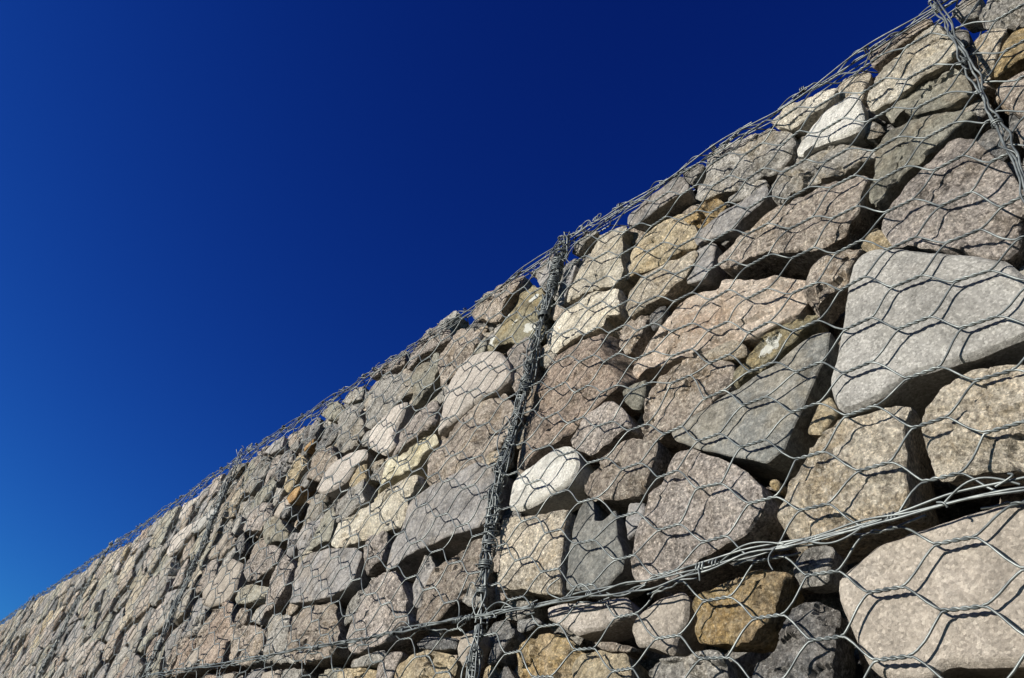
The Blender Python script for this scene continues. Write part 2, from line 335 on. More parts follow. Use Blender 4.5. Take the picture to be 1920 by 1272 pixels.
def stone_geo(poly, rng, depth, detail, bevel=0.005, chips=2, tilt=0.1, dome=0.002, rough=1.0, chipdirs=None, cut=0.004, facets=4, jag=0.10):
    """poly (u,v) relative to the stone's centre -> verts (u,v,n), faces; front at n about 0"""
    P = np.array(poly)
    A, c = area_centroid(P)
    if A < 0: P = P[::-1]
    P = P - c; size0 = math.sqrt(abs(A))
    if jag:                                 # broken, angular rim: short straight breaks with small offsets
        out = []
        sg = max(0.014, size0 * 0.16)
        for i in range(len(P)):
            p, q = P[i], P[(i + 1) % len(P)]; d = q - p; L = float(np.hypot(*d)); m = max(1, int(round(L / sg)))
            out.append(p)
            nn_ = np.array([d[1], -d[0]]) / (L + 1e-9)
            for k in range(1, m): out.append(p + d * (k + rng.uniform(-.3, .3)) / m + nn_ * rng.normal(0, sg * jag))
        P = np.array(out)
    for _ in range(1):                      # cut corners slightly
        Q = np.empty((2 * len(P), 2)); nx = np.roll(P, -1, 0)
        L_ = np.hypot(*(nx - P).T)[:, None] + 1e-9; ct = np.minimum(0.3, cut / L_)
        Q[0::2] = (1 - ct) * P + ct * nx; Q[1::2] = ct * P + (1 - ct) * nx; P = Q
    size = math.sqrt(abs(A))
    n = {0: 18, 1: 28, 2: 60, 3: 100}[detail]
    seed = int(rng.integers(1, 1 << 20))
    B = resample(P, n); n = len(B)
    rad = np.hypot(B[:, 0], B[:, 1]) + 1e-9
    jit = fbm(np.c_[B / max(0.015, size * 0.13), np.zeros(n)], seed, 4) * size * 0.011 * rough
    B = B * (1 + jit / rad)[:, None]
    rings = {0: [0.55, 0.86, 1.0], 1: [0.3, 0.6, 0.8, 0.93, 1.0], 2: [0.12, 0.26, 0.4, 0.53, 0.65, 0.75, 0.83, 0.9, 0.955, 1.0],
             3: [0.07, 0.15, 0.23, 0.31, 0.39, 0.47, 0.54, 0.61, 0.67, 0.73, 0.79, 0.84, 0.885, 0.925, 0.955, 0.98, 1.0]}[detail]
    V = [np.zeros((1, 2))]; S = [0.0]
    for s in rings: V.append(B * s); S += [s] * n
    XY = np.vstack(V); S = np.array(S)
    r_here = np.r_[0.0, np.concatenate([rad] * len(rings))] * 1.0
    edge = r_here * (1 - S)                  # distance in from the rim, roughly
    edge[0] = rad.min()
    ta = rng.uniform(0, 2 * math.pi); tt = rng.normal(0, tilt)
    h = (XY[:, 0] * math.cos(ta) + XY[:, 1] * math.sin(ta)) * tt + dome * (1 - S ** 2)
    R_ = rad.mean()
    wobx = fbm(np.c_[XY / (size * 0.35), np.full(len(XY), 2.2)], seed + 41, 2) * size * 0.03
    for k in range(facets):                  # broad, nearly flat fracture faces meeting in low ridges
        a = rng.uniform(0, 2 * math.pi); e = np.array([math.cos(a), math.sin(a)])
        sl = rng.uniform(0.05, 0.24) * min(1.0, rough); d0 = R_ * rng.uniform(0.05, 0.75)
        if k == 0 and rough > 0.9 and seed % 2: sl = rng.uniform(0.25, 0.6); d0 = R_ * rng.uniform(0.4, 0.85)
        h = np.minimum(h, h[0] + 0.0 - (XY @ e - d0 + wobx) * sl)
    for k in range(chips):                   # steep breaks near the rim
        a = rng.uniform(0, 2 * math.pi); e = np.array([math.cos(a), math.sin(a)])
        reach = (B @ e).max(); d0 = reach * rng.uniform(0.72, 0.96); sl = rng.uniform(1.2, 4.0)
        wob = fbm(np.c_[XY / (size * 0.3), np.full(len(XY), k * 3.1)], seed + 50 + k, 3) * size * 0.05
        h = np.minimum(h, h[0] - (XY @ e - d0 + wob) * sl)
    if detail >= 2 and rough > 0.9 and size > 0.075:          # spalled patches: a thin layer broken away
        for k in range(2):
            sp = fbm(np.c_[XY / (size * 0.45), np.full(len(XY), k * 7.7)], seed + 61 + k, 4)
            h = h - np.clip((sp - 0.28) / 0.07, 0, 1) * rng.uniform(0.003, 0.009)
    f = XY / 0.075
    h = h + rough * (0.0024 * fbm(np.c_[f * 1.3, np.zeros(len(f))], seed + 9, 5) * np.clip(size / 0.14, 0.4, 1.3))
    if detail >= 2:
        rg = np.abs(fbm(np.c_[XY / 0.05, np.zeros(len(f))], seed + 31, 3)); h = h - rough * 0.003 * np.clip(0.3 - rg, 0, 1) / 0.3
    b = np.clip(1 - edge / max(bevel * 1.3, 1e-4), 0, 1)
    h = h - bevel * b ** 2
    h = np.maximum(h, -depth * 0.5)
    h -= h.max()
    verts = [np.c_[XY, h]]
    rim = h[-n:]
    back = [(0.985, 0.09), (0.945, 0.30), (0.89, 0.62), (0.78, 0.90), (0.5, 1.0)] if detail >= 2 else [(0.95, 0.25), (0.88, 0.7), (0.55, 1.0)]
    for s, d in back:
        z = rim * (1 - d) - depth * d
        q = B * s
        wob = 1 + 0.05 * rough * fbm(np.c_[q / (size * 0.3), np.full(n, d * 4.0)], seed + 77, 3)
        verts.append(np.c_[q * wob[:, None], z])
    verts.append(np.array([[0, 0, -depth]]))
    V = np.vstack(verts); Fq = []
    for i in range(n): Fq.append((0, 1 + i, 1 + (i + 1) % n))
    nr = len(rings) + len(back)
    for r in range(nr - 1):
        a = 1 + r * n; bb = a + n
        for i in range(n):
            j = (i + 1) % n
            Fq.append((a + i, bb + i, bb + j, a + j))
    last = 1 + (nr - 1) * n; apex = len(V) - 1
    for i in range(n): Fq.append((last + i, apex, last + (i + 1) % n))
    return V, Fq, c

HF = {}                                      # stone height field under the wire mesh, on a 1 cm raster
def hf_add(V):
    for u, v, n in V:
        k = (int(math.floor(u * 100)), int(math.floor(v * 100)))
        if n > HF.get(k, -9): HF[k] = n

def add_stone(poly, n0, mat, seed, detail, basket=None, label=None, **kw):
    rng = np.random.default_rng(seed)
    poly = np.array(poly)
    if abs(area_centroid(poly)[0]) < 0.07 ** 2: kw['rough'] = 0.5; kw['jag'] = min(kw.get('jag', 0.1), 0.05)
    A, c = area_centroid(poly)
    key = basket or which(c[0], c[1])
    if key is None: return None
    b = BK[key]
    size = math.sqrt(abs(A))
    kw_lichen = kw.pop('lichen', None)
    depth = kw.pop('depth', None) or float(np.clip(size * rng.uniform(0.7, 1.0), 0.05, 0.22))
    V, Fq, c = stone_geo(poly, rng, depth, detail, **kw)
    if c[0] > -3.2 and c[1] > -0.75: hf_add(V[:len(V) // 2] + np.array([c[0], c[1], n0]))
    WV = np.c_[V[:, 0], -V[:, 2], V[:, 1]]
    lich = kw_lichen
    me = mesh_from('stone', WV, Fq, True, 22)
    if lich is not None:
        at = me.attributes.new('lichen', 'FLOAT', 'POINT'); q = V[:, :2] + c
        val = np.max([np.clip(1 - np.hypot(*(q - L_[:2]).T) / L_[2], -1, 1) for L_ in lich], axis=0)
        at.data.foreach_set('value', val.astype(np.float32))
    me.materials.append(MAT[mat])
    loc = np.array(W(c[0], c[1], n0)) - b['loc']
    o = link('stone', me, b['o'], tuple(loc))
    if label: o['label'] = label
    return o

# traced lit faces: crop letter -> (x0, y0, scale)
CR = {'A': (1440, 0, .2516), 'B': (1440, 300, .2516), 'C': (1440, 600, .2516), 'D': (1440, 900, .2925), 'E': (1000, 300, .2516), 'F': (1000, 600, .2516),
      'G': (1000, 900, .2925), 'H': (580, 500, .2516), 'I': (580, 780, .2516), 'J': (580, 952, .2516), 'K': (200, 800, .371), 'P': (0, 0, 1)}
TRACED = """A cream 0 720,790 716,700 790,550 900,430 1090,280 1240,190 1330,155 1365,200 1410,350 1395,395 1270,475 960,685 840,760 780,800 | pitted cream slab under the top edge
A brown -.02 735,410 780,370 920,310 1010,260 1130,180 1210,140 1240,180 1120,270 1000,330 900,420 790,520
A cream -.005 10,910 130,810 390,670 480,625 505,640 460,740 400,800 300,870 220,930 185,948 100,945 | pale wedge stone leaning out at the top edge
A tan -.03 515,650 560,590 690,520 730,515 765,560 740,620 720,690 690,760 560,760 515,755
A white -.005 195,1140 225,1080 330,930 430,830 560,740 640,680 680,720 710,860 690,960 560,1020 420,1060 330,1090 240,1160
A green -.02 835,810 940,710 1120,640 1300,550 1420,505 1480,560 1510,690 1380,750 1250,800 1100,850 1000,830 930,890 900,900
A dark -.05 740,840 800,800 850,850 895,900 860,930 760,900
A grey -.03 690,950 720,925 800,910 850,940 880,990 800,1040 690,1035
A green -.012 785,1200 790,1100 830,1040 900,960 1040,900 1160,860 1300,810 1480,770 1500,790 1350,960 1270,1060 1130,1200 1000,1290 870,1430 800,1545 735,1490 775,1380
A grey -.012 25,1480 30,1370 60,1270 200,1160 330,1110 520,1040 640,1060 780,1090 770,1140 640,1190 520,1260 440,1310 300,1350 160,1440 150,1470 60,1495
P grey -.012 1316,300 1325,280 1360,258 1400,240 1440,236 1482,246 1488,262 1478,282 1450,315 1425,328 1400,350 1375,355 1345,362 1316,378 1302,372 1308,352 1318,325
A grey -.03 1365,100 1450,10 1560,-80 1600,0 1560,130 1500,140 1430,165 1390,130
A grey -.012 1560,130 1600,0 1680,-60 1990,-80 2000,120 1900,190 1760,200 1700,210 1600,190
A ochre -.012 1680,560 1760,330 1830,240 1990,180 2000,380 1860,460 1760,540 1700,590
A tan -.02 1520,330 1600,260 1700,210 1790,230 1740,330 1690,520 1650,600 1580,580 1560,470
A brown -.015 1690,690 1760,620 1900,540 2000,500 2000,900 1900,870 1800,820 1740,760
B mauve -.008 795,400 850,310 960,220 1060,110 1140,20 1240,-80 1390,-185 1520,-170 1620,-80 1720,-20 1790,50 1860,170 1960,210 1940,340 1860,370 1830,450 1830,560 1740,690 1480,680 1440,655 1300,660 1190,670 1090,640 900,630 840,560
P brown -.012 1338,480 1362,462 1392,435 1425,410 1455,384 1490,362 1530,347 1570,336 1612,327 1630,332 1616,360 1612,390 1592,418 1580,440 1550,456 1518,466 1480,474 1440,472 1405,482 1380,500 1352,502 1345,495
B brown -.02 300,800 370,730 500,690 640,650 700,640 640,760 600,850 580,920 500,950 430,990 340,1060 290,1130 250,1080 270,920
B granite -.004 630,740 700,665 820,640 960,650 1200,680 1440,700 1700,720 1780,740 1880,830 1960,930 1990,1040 1990,1270 1880,1320 1760,1370 1560,1450 1400,1490 1180,1560 1040,1600 900,1720 780,1780 600,1860 510,1870 470,1760 445,1650 480,1520 520,1340 550,1190 575,1000 600,880 | large pale grey granite block with a rounded lower edge
P darkslate -.012 1256,810 1272,796 1302,774 1342,748 1377,726 1428,690 1475,654 1523,620 1550,615 1547,640 1545,668 1530,695 1515,740 1500,780 1480,818 1472,846 1453,859 1440,870 1412,866 1362,857 1320,846 1292,836 1268,828 | smooth dark slate slab
P tan -.012 1446,985 1452,958 1465,925 1475,890 1508,848 1523,820 1547,797 1581,781 1616,771 1646,758 1668,752 1704,757 1697,780 1692,795 1692,830 1697,865 1700,890 1703,925 1703,945 1662,962 1630,975 1600,985 1563,997 1516,1012 1487,1018 1455,1022 1447,1008
C tan -.010 1110,770 1125,690 1220,580 1290,490 1400,400 1530,340 1660,340 1830,320 2000,330 2000,1040 1860,1060 1750,1100 1540,1110 1400,1130 1280,1150 1205,1140 1160,1020 1130,900
D sand -.006 430,660 470,600 560,520 640,450 700,400 850,350 1000,300 1200,230 1400,170 1580,130 1800,90 1800,1150 1640,1190 1520,1180 1300,1200 1170,1180 1080,1240 1020,1290 760,1290 660,1220 600,1110 550,1030 500,900 450,800 | huge smooth sandy granite block
P dark -.014 1383,1290 1402,1240 1439,1215 1456,1187 1470,1160 1485,1130 1497,1121 1530,1124 1552,1135 1565,1145 1563,1180 1566,1208 1555,1245 1540,1295
D grey -.03 160,600 180,520 260,440 390,420 440,450 430,500 400,580 380,660 300,680 200,690
G ochre -.012 1035,740 1080,720 1200,650 1400,590 1620,580 1610,650 1560,770 1490,920 1430,970 1390,1040 1250,1050 1160,1050 1040,1020 1025,980 1040,880 1010,800 | ochre stone just under the horizontal lacing
E grey -.02 1110,110 1160,60 1260,30 1280,50 1240,140 1200,190 1150,180
E slate -.01 700,400 780,360 830,310 960,220 1060,130 1110,120 1160,190 1150,230 1020,300 900,390 830,450 760,490 690,470
E lochre -.012 700,700 720,650 770,540 860,460 960,400 1110,360 1160,360 1120,450 1210,490 1215,590 1190,640 1090,650 950,730 830,800 690,850
E ochre -.016 1110,460 1180,380 1290,300 1380,280 1440,340 1400,390 1330,430 1250,490 1180,490
E tan -.010 625,930 720,880 830,840 960,760 1080,700 1180,645 1215,680 1180,780 1100,880 1020,960 990,1010 870,1060 780,1110 710,1160 660,1070 630,1000
E cream -.010 310,760 330,700 400,590 480,550 590,510 690,490 690,520 650,580 650,680 640,790 610,860 540,910 480,930 400,960 330,1000 240,1060 240,980 280,880
E cream -.010 85,1300 120,1250 180,1150 240,1080 370,1010 480,960 590,925 610,960 630,1050 610,1130 540,1160 500,1230 400,1280 310,1330 220,1390 140,1440 110,1390
E slate -.016 1200,600 1210,560 1330,460 1400,400 1500,350 1640,260 1740,190 1760,230 1740,300 1640,380 1540,460 1500,530 1400,570 1290,610 1220,640
E grey -.022 1450,300 1560,225 1680,150 1740,150 1760,200 1700,240 1560,300 1480,330
E slate -.025 1150,900 1180,820 1220,690 1250,640 1330,620 1370,630 1350,730 1340,790 1290,890 1210,920 1150,930
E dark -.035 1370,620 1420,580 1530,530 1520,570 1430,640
P pink -.008 1174,693 1174,680 1191,658 1211,630 1226,600 1241,574 1257,549 1292,534 1327,524 1362,516 1412,516 1470,514 1500,515 1504,527 1500,552 1488,572 1470,585 1440,600 1412,615 1397,623 1377,633 1357,643 1327,655 1302,665 1277,672 1252,674 1219,681 1196,691 1184,708 | bright pinkish granite stone
P red -.010 965,875 972,840 978,810 985,785 992,760 1002,735 1010,705 1028,668 1045,655 1080,635 1130,615 1138,630 1156,650 1161,666 1153,695 1146,720 1123,736 1105,755 1085,777 1062,800 1030,825 1000,850 975,880
F brown -.03 620,80 700,10 770,-60 840,-60 860,-10 820,90 760,190 730,250 690,260 650,210 630,140
F brown -.014 790,600 830,490 930,410 1020,350 1140,290 1300,280 1420,280 1470,300 1480,420 1450,500 1360,570 1220,680 1080,780 1000,820 940,870 830,900 770,890 770,790 790,690
P olive -.018 1374,724 1372,706 1392,686 1398,660 1422,633 1448,615 1478,597 1508,590 1533,589 1527,605 1500,628 1470,652 1443,677 1410,700 1380,724 | olive stone with a white lichen patch
F tan -.018 1240,300 1330,230 1500,140 1570,180 1570,260 1480,290 1400,300
F mauve -.016 270,890 290,830 350,740 430,660 540,600 600,610 680,670 710,740 720,800 660,840 590,900 500,960 430,1010 340,980 280,940
P brown -.010 1080,905 1086,887 1111,862 1141,844 1174,824 1191,824 1211,826 1234,821 1234,847 1226,867 1219,884 1209,902 1203,918 1188,925 1165,930 1135,933 1115,933 1095,925 1082,915
P white -.008 952,955 955,935 962,905 982,884 1018,858 1040,841 1062,834 1078,844 1084,862 1080,880 1068,905 1050,917 1030,930 1000,947 975,958 | bright white stone
P mauve -.008 1173,1065 1173,1032 1184,1000 1196,960 1211,930 1236,900 1254,868 1269,842 1294,839 1330,850 1362,864 1395,880 1415,897 1428,920 1430,935 1424,960 1410,978 1395,1003 1370,1014 1336,1020 1317,1036 1287,1050 1260,1070 1245,1082 1225,1079 1193,1088 1178,1080
J tan! -.010 1400,610 1420,430 1415,250 1425,80 1500,60 1600,65 1700,45 1880,10 1930,15 1910,60 1890,250 1870,440 1860,640 1740,640 1600,605 | square-cut tan stone
G darkslate -.022 260,250 280,180 330,100 370,130 380,200 390,260 440,260 520,190 540,260 540,350 580,450 590,520 570,580 490,670 400,710 215,710 220,600 230,450
G pale -.012 80,820 200,790 400,780 600,750 620,800 630,870 520,920 440,960 280,1000 230,970 160,930 90,890
G sand -.014 620,960 640,900 720,820 800,760 960,710 1000,760 990,880 960,960 920,1010 900,1120 860,1120 780,1080 650,1060
P ochre -.010 953,1290 950,1240 948,1212 968,1200 995,1188 1017,1182 1047,1187 1064,1199 1072,1215 1090,1222 1080,1255 1060,1295
G lochre -.014 230,1180 290,1100 400,1070 500,1100 600,1120 610,1200 640,1310 200,1310
G brown -.03 380,1040 520,1040 660,1080 620,1110 440,1090
G grey -.014 720,1290 740,1200 770,1160 900,1130 1000,1110 1140,1090 1210,1110 1220,1200 1230,1330 720,1330
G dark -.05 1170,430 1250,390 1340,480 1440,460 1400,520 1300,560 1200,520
G ochre -.03 1510,20 1550,-10 1590,20 1580,80 1530,60
H brown -.012 1200,360 1230,290 1290,210 1380,120 1500,70 1570,40 1555,100 1530,170 1470,240 1430,310 1390,380 1300,390 1220,380
H olive -.010 1280,620 1290,560 1350,480 1440,320 1530,170 1620,100 1700,140 1750,200 1740,280 1700,350 1690,440 1650,500 1500,550 1400,560 1330,590 | olive stone blotched with white lichen
H grey -.022 1620,40 1660,10 1800,-20 1820,80 1790,160 1750,170 1700,120 1690,80
H mauve -.02 1460,610 1540,540 1620,510 1690,580 1650,700 1600,860 1560,910 1510,920 1480,890 1490,770 1470,680
H pale -.006 920,1230 960,1090 980,980 1020,880 1100,760 1200,660 1330,625 1420,640 1470,690 1490,760 1480,840 1400,910 1290,970 1180,1040 1080,1120 980,1190 940,1230 | rounded pale boulder
H brown -.016 950,890 960,780 975,640 1010,540 1060,440 1120,430 1170,480 1270,480 1260,540 1180,640 1120,720 1080,770 1050,800 1000,840 985,910
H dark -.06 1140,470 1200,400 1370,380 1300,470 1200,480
H mauve -.014 720,650 800,560 850,500 960,440 1020,460 1010,520 930,590 840,660 760,730 710,750
H grey -.02 870,490 960,420 1090,320 1110,340 1030,430 980,520 920,560
H green -.014 750,960 750,830 790,750 870,680 960,640 955,720 930,800 880,880 840,940 790,1010 750,1040
H grey -.014 380,1020 390,960 440,880 540,800 660,770 750,770 750,850 720,910 640,980 580,1080 500,1130 430,1200 400,1180 420,1060
I pale -.012 430,190 450,110 520,40 640,-80 730,-110 690,20 650,80 620,160 640,210 560,290 500,270 450,240
I mauve -.010 640,210 660,130 740,20 860,-100 920,-140 935,-60 910,60 840,110 740,180 660,240 560,300
I brown -.012 930,110 1000,80 1080,30 1110,0 1250,-100 1420,-190 1500,-130 1510,0 1480,120 1380,220 1280,330 1180,380 1040,440 960,490 880,540 820,550 810,480 840,400 840,280 870,200
H green -.02 50,1080 110,1020 200,1000 260,1060 230,1120 130,1140
H grey -.02 220,1000 330,920 400,880 370,980 290,1020
I grey -.014 200,250 210,130 230,-20 300,-100 370,-60 380,60 390,120 330,190 250,240
H mauve -.02 420,790 490,780 600,700 720,620 710,700 640,750 540,790 460,840
I yellow -.008 390,640 410,570 470,480 560,360 700,260 830,160 910,120 920,180 850,250 780,330 720,390 620,440 530,520 460,570 400,650 | pale yellow wedge stone
I cream -.008 150,960 180,880 220,790 320,730 440,640 560,560 680,460 780,430 790,480 740,560 700,610 680,700 620,800 520,850 440,900 330,940 240,980 180,980 | cream slab flecked with dark pits
I slate -.012 530,1140 550,1030 580,930 640,840 690,740 700,660 760,600 860,540 980,490 1080,430 1240,340 1400,380 1420,450 1370,620 1330,780 1270,830 1120,880 1000,920 920,960 800,1000 700,1050 600,1120 560,1160 | long dark slate slab
I tan -.022 1270,330 1340,270 1440,250 1440,330 1400,370 1300,370
I mauve -.02 410,980 450,900 560,850 560,900 550,990 530,1080 440,1130 390,1180 380,1130
J brown -.012 800,870 830,640 860,480 950,370 1050,320 1180,220 1250,190 1290,280 1270,420 1250,490 1180,620 1100,680 1040,740 1000,800 960,840 880,880
J grey -.022 1140,700 1180,640 1240,520 1290,500 1300,650 1270,740 1190,740
J mauve -.010 220,940 240,860 330,720 400,620 440,560 540,490 640,470 670,530 690,620 680,740 680,820 620,900 540,1000 400,1060 300,1080 230,1020
K slate -.012 920,890 930,800 950,720 1010,650 1120,610 1250,610 1280,630 1240,760 1210,810 1130,860 1010,890
K brown -.012 910,1170 920,950 1000,900 1120,880 1135,980 1140,1080 1100,1140 1000,1180
K grey -.014 780,1185 800,960 830,945 925,955 915,1050 905,1180
J lochre -.014 630,1290 660,1180 760,1100 880,1060 1000,1070 1060,1110 1050,1180 1000,1310
J dark -.02 810,1020 890,960 1090,970 1080,1050 960,1060 830,1060
J sand -.02 1100,1050 1120,980 1180,920 1260,890 1250,1000 1200,1080 1180,1180 1140,1190 1110,1120
J mauve -.02 500,1290 520,1180 590,1080 690,1070 680,1120 640,1200 600,1310
J grey -.02 310,1200 320,1140 440,1090 560,1060 570,1130 500,1170 400,1190
J lochre -.02 160,1290 180,1190 300,1195 490,1195 470,1310
J dark -.02 1330,1180 1380,1000 1460,910 1530,890 1530,960 1470,1030 1420,1120 1400,1160
J lochre -.03 1300,1290 1320,1200 1380,1150 1400,1310
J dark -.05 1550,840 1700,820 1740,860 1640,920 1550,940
K brown -.014 605,1180 620,1060 680,1000 740,1000 780,1020 760,1130 740,1180 660,1200
K red -.014 450,1210 480,1080 520,1000 560,920 610,870 630,900 620,980 600,1080 560,1190
K sand -.014 480,900 490,820 560,740 620,660 680,690 660,760 640,830 590,890 520,910
K green -.016 630,870 650,810 720,800 800,800 790,860 740,890 650,895
K mauve -.016 680,740 700,680 760,630 830,590 870,620 850,680 800,720 740,760 700,780
K mauve -.016 760,940 800,850 860,700 900,640 930,700 890,800 840,890
K green -.014 1010,630 1020,600 1040,490 1080,430 1140,400 1150,440 1140,520 1120,570 1060,600
K grey -.014 1150,480 1160,390 1180,330 1250,290 1290,260 1290,370 1240,430 1180,480
K pale -.014 1060,330 1100,230 1150,170 1220,120 1290,100 1290,150 1230,210 1200,270 1150,310 1090,340
K brown -.016 1000,230 1020,150 1070,110 1120,80 1140,150 1100,230 1050,270 1000,260
K lochre -.014 890,310 910,250 950,150 990,140 1000,190 960,260 910,330
K mauve -.014 660,500 690,450 760,400 820,380 810,440 760,520 690,530
K green -.016 780,560 790,490 840,450 880,470 900,520 870,570 800,590
K rust -.016 910,360 960,310 990,300 950,370 920,390 | rust-orange stone
K rust -.016 1000,110 1050,60 1040,90 1000,130
K slate -.016 790,130 840,80 900,50 890,110 830,140
K grey -.016 930,100 970,70 970,110 940,120
K granite -.016 420,540 450,480 540,410 560,430 520,480 460,530
K pale -.016 300,640 330,560 420,490 450,470 420,540 360,620 310,660
E slate -.02 180,1080 195,970 245,835 300,780 322,790 295,900 245,1010 215,1085
E grey -.02 285,700 330,610 400,535 470,520 490,545 400,605 335,700
E slate -.02 30,860 55,765 150,695 155,800 95,950 50,940
"""

occupied = []                                # pseudo-seeds: points inside traced stones (u,v)
def inside(P, q):
    x, y = q[:, 0], q[:, 1]; r = np.zeros(len(q), bool); j = len(P) - 1
    for i in range(len(P)):
        xi, yi, xj, yj = P[i, 0], P[i, 1], P[j, 0], P[j, 1]
        c = ((yi > y) != (yj > y)) & (x < (xj - xi) * (y - yi) / (yj - yi + 1e-12) + xi); r ^= c; j = i
    return r

def load_traced():
    for k, line in enumerate(TRACED.strip().splitlines()):
        body, _, label = line.partition('|')
        cr, mat, n0, *pts = body.split(); square = mat.endswith('!'); mat = mat.rstrip('!')
        x0, y0, s = CR[cr]; n0 = float(n0)
        px = np.array([[float(a) for a in p.split(',')] for p in pts]) * s + np.array([x0, y0])
        poly = unproj(px, n0 - 0.006)
        A, c = area_centroid(poly)
        size = math.sqrt(abs(A)); pxs = math.sqrt(abs(area_centroid(px)[0]))
        detail = 3 if pxs > 95 else 2
        kw = {}
        if mat in ('granite', 'pale', 'white', 'sand') : kw = dict(bevel=0.008 if size > 0.12 else 0.006, chips=0, rough=0.6, tilt=0.04, dome=0.003, cut=0.008, facets=1)
        elif 'slate' in mat: kw = dict(bevel=0.002, chips=0, rough=0.7, tilt=0.05, cut=0.003, facets=2)
        else: kw = dict(bevel=0.003, chips=int(k % 3 == 0), rough=1.25, tilt=0.08, cut=0.004, facets=4)
        if square: kw = dict(bevel=0.004, chips=0, rough=0.8, tilt=0.04, cut=0.002, facets=1)
        if mat == 'olive':
            if cr == 'P': q = [(1432, 653, .020), (1445, 643, .022), (1455, 634, .014)]
            else: q = [(998, 557, .026), (982, 608, .024), (913, 633, .022), (957, 598, .016), (940, 585, .014)]
            uv = unproj([(a, b_) for a, b_, _ in q], n0); kw['lichen'] = [(u_, v_, r_[2]) for (u_, v_), r_ in zip(uv, q)]
        kw['jag'] = 0.03 if mat in ('granite', 'pale', 'white', 'sand') else (0.05 if 'slate' in mat or square else 0.085)
        add_stone(poly, n0, mat, 1000 + k, detail, label=label.strip() or None, **kw)
        lo, hi = poly.min(0), poly.max(0); st = 0.02
        st = 0.014; g = np.stack(np.meshgrid(np.arange(lo[0], hi[0], st), np.arange(lo[1], hi[1], st)), -1).reshape(-1, 2)
        g = g[inside(poly, g)] if len(g) else g
        occupied.append(np.vstack([g, c[None]]))
load_traced()
OCC = np.vstack(occupied)

def clip_half(P, m, nrm):
    """keep the part of convex polygon P where (x-m).nrm <= 0"""
    out = []
    d = (P - m) @ nrm
    for i in range(len(P)):
        j = (i + 1) % len(P)
        if d[i] <= 0: out.append(P[i])
        if (d[i] < 0) != (d[j] < 0) and d[i] != d[j]:
            t = d[i] / (d[i] - d[j]); out.append(P[i] + t * (P[j] - P[i]))
    return np.array(out) if len(out) >= 3 else None

PAL = ['mauve'] * 6 + ['grey'] * 11 + ['brown'] * 8 + ['slate'] * 8 + ['tan'] * 3 + ['sand'] * 3 + ['green'] * 5 + ['red'] * 2 + ['dark'] * 3 + ['pale', 'lochre']
PALLOW = PAL + ['ochre', 'lochre', 'lochre', 'tan', 'tan']

def voronoi_fill(key, seed, pitch=0.135, gap=0.0055):
    b = BK[key]; rng = np.random.default_rng(seed)
    if b['course']: v0f, v1f = lambda u: float(vmid(u)) + 0.012, lambda u: float(vtop(u)) - 0.012
    else: v0f, v1f = lambda u: BOT + 0.0, lambda u: float(vmid(u)) - 0.015
    ul = min(float(b['lf'](v)) for v in (-1.3, -.3, 0, .6)) ; ur = max(float(b['rf'](v)) for v in (-1.3, -.3, 0, .6))
    occ = OCC[(OCC[:, 0] > ul - 0.3) & (OCC[:, 0] < ur + 0.3)]
    seeds = []; tries = 0
    vlo = v0f(b['um']) - 0.02; vhi = v1f(b['um']) + 0.05
    miss = 0
    while miss < 900:
        q = np.array([rng.uniform(ul, ur), rng.uniform(vlo, vhi)])
        v = q[1]; r = pitch * rng.choice([0.62, 0.8, 1.0, 1.25], p=[.2, .3, .3, .2])
        ok = float(b['lf'](v)) + 0.035 < q[0] < float(b['rf'](v)) - 0.035 and v0f(q[0]) + 0.035 < v < v1f(q[0]) - 0.03
        if ok and len(occ): ok = np.hypot(*(occ - q).T).min() > 0.028
        if ok and seeds:
            a = np.array(seeds); ok = (np.hypot(a[:, 0] - q[0], (a[:, 1] - q[1]) * (1.1 if key in ('R1', 'L1') else 1.45)) > 0.5 * (r + a[:, 2])).all()
        if ok: seeds.append((q[0], q[1], r)); miss = 0
        else: miss += 1
    A = np.array(seeds).reshape(-1, 3)
    polys = []
    for i, (u, v, r) in enumerate(A):
        a = rng.uniform(0, 6.28)
        R = r * 1.15
        P = np.array([(u + R * math.cos(a + t) * (1.1 if key in ('R1', 'L1') else 1.4), v + R * math.sin(a + t) * 0.95) for t in np.linspace(0, 2 * math.pi, 9, endpoint=False)])
        q = np.array([u, v])
        for j, (u2, v2, r2) in enumerate(A):
            if j == i: continue
            d = np.array([u2 - u, v2 - v]); L = np.hypot(*d)
            if L > 0.45: continue
            w = 0.5 + 0.5 * (r * r - r2 * r2) / (L * L) * 0.25
            P2 = clip_half(P, q + d * min(max(w, 0.25), 0.75) - d / L * gap, d / L)
            if P2 is not None: P = P2
        if len(occ):
            dd = occ - q; Ls = np.hypot(dd[:, 0], dd[:, 1]); o = np.argsort(Ls)[:60]
            for k in o:
                if Ls[k] > 0.35: break
                d = dd[k]; P2 = clip_half(P, q + d * (1 - 0.014 / Ls[k]), d / Ls[k])
                if P2 is not None: P = P2
        for (m, nr) in (((float(b['lf'](v)) + 0.012, v), (-1., 0)), ((float(b['rf'](v)) - 0.012, v), (1., 0)), ((u, v0f(u)), (0, -1.)), ((u, v1f(u) + rng.uniform(-0.012, 0.012)), (0, 1.))):
            P2 = clip_half(P, np.array(m), np.array(nr))
            if P2 is not None: P = P2
        if P is None or len(P) < 3: continue
        ar = abs(area_centroid(P)[0])
        if ar < 0.0005: continue
        # merge very short edges, jitter corners
        keep = [P[0]]
        for p in P[1:]:
            if np.hypot(*(p - keep[-1])) > 0.014: keep.append(p)
        if len(keep) > 3 and np.hypot(*(keep[0] - keep[-1])) < 0.014: keep.pop()
        P = np.array(keep)
        if len(P) < 3: continue
        polys.append(P)
    return polys

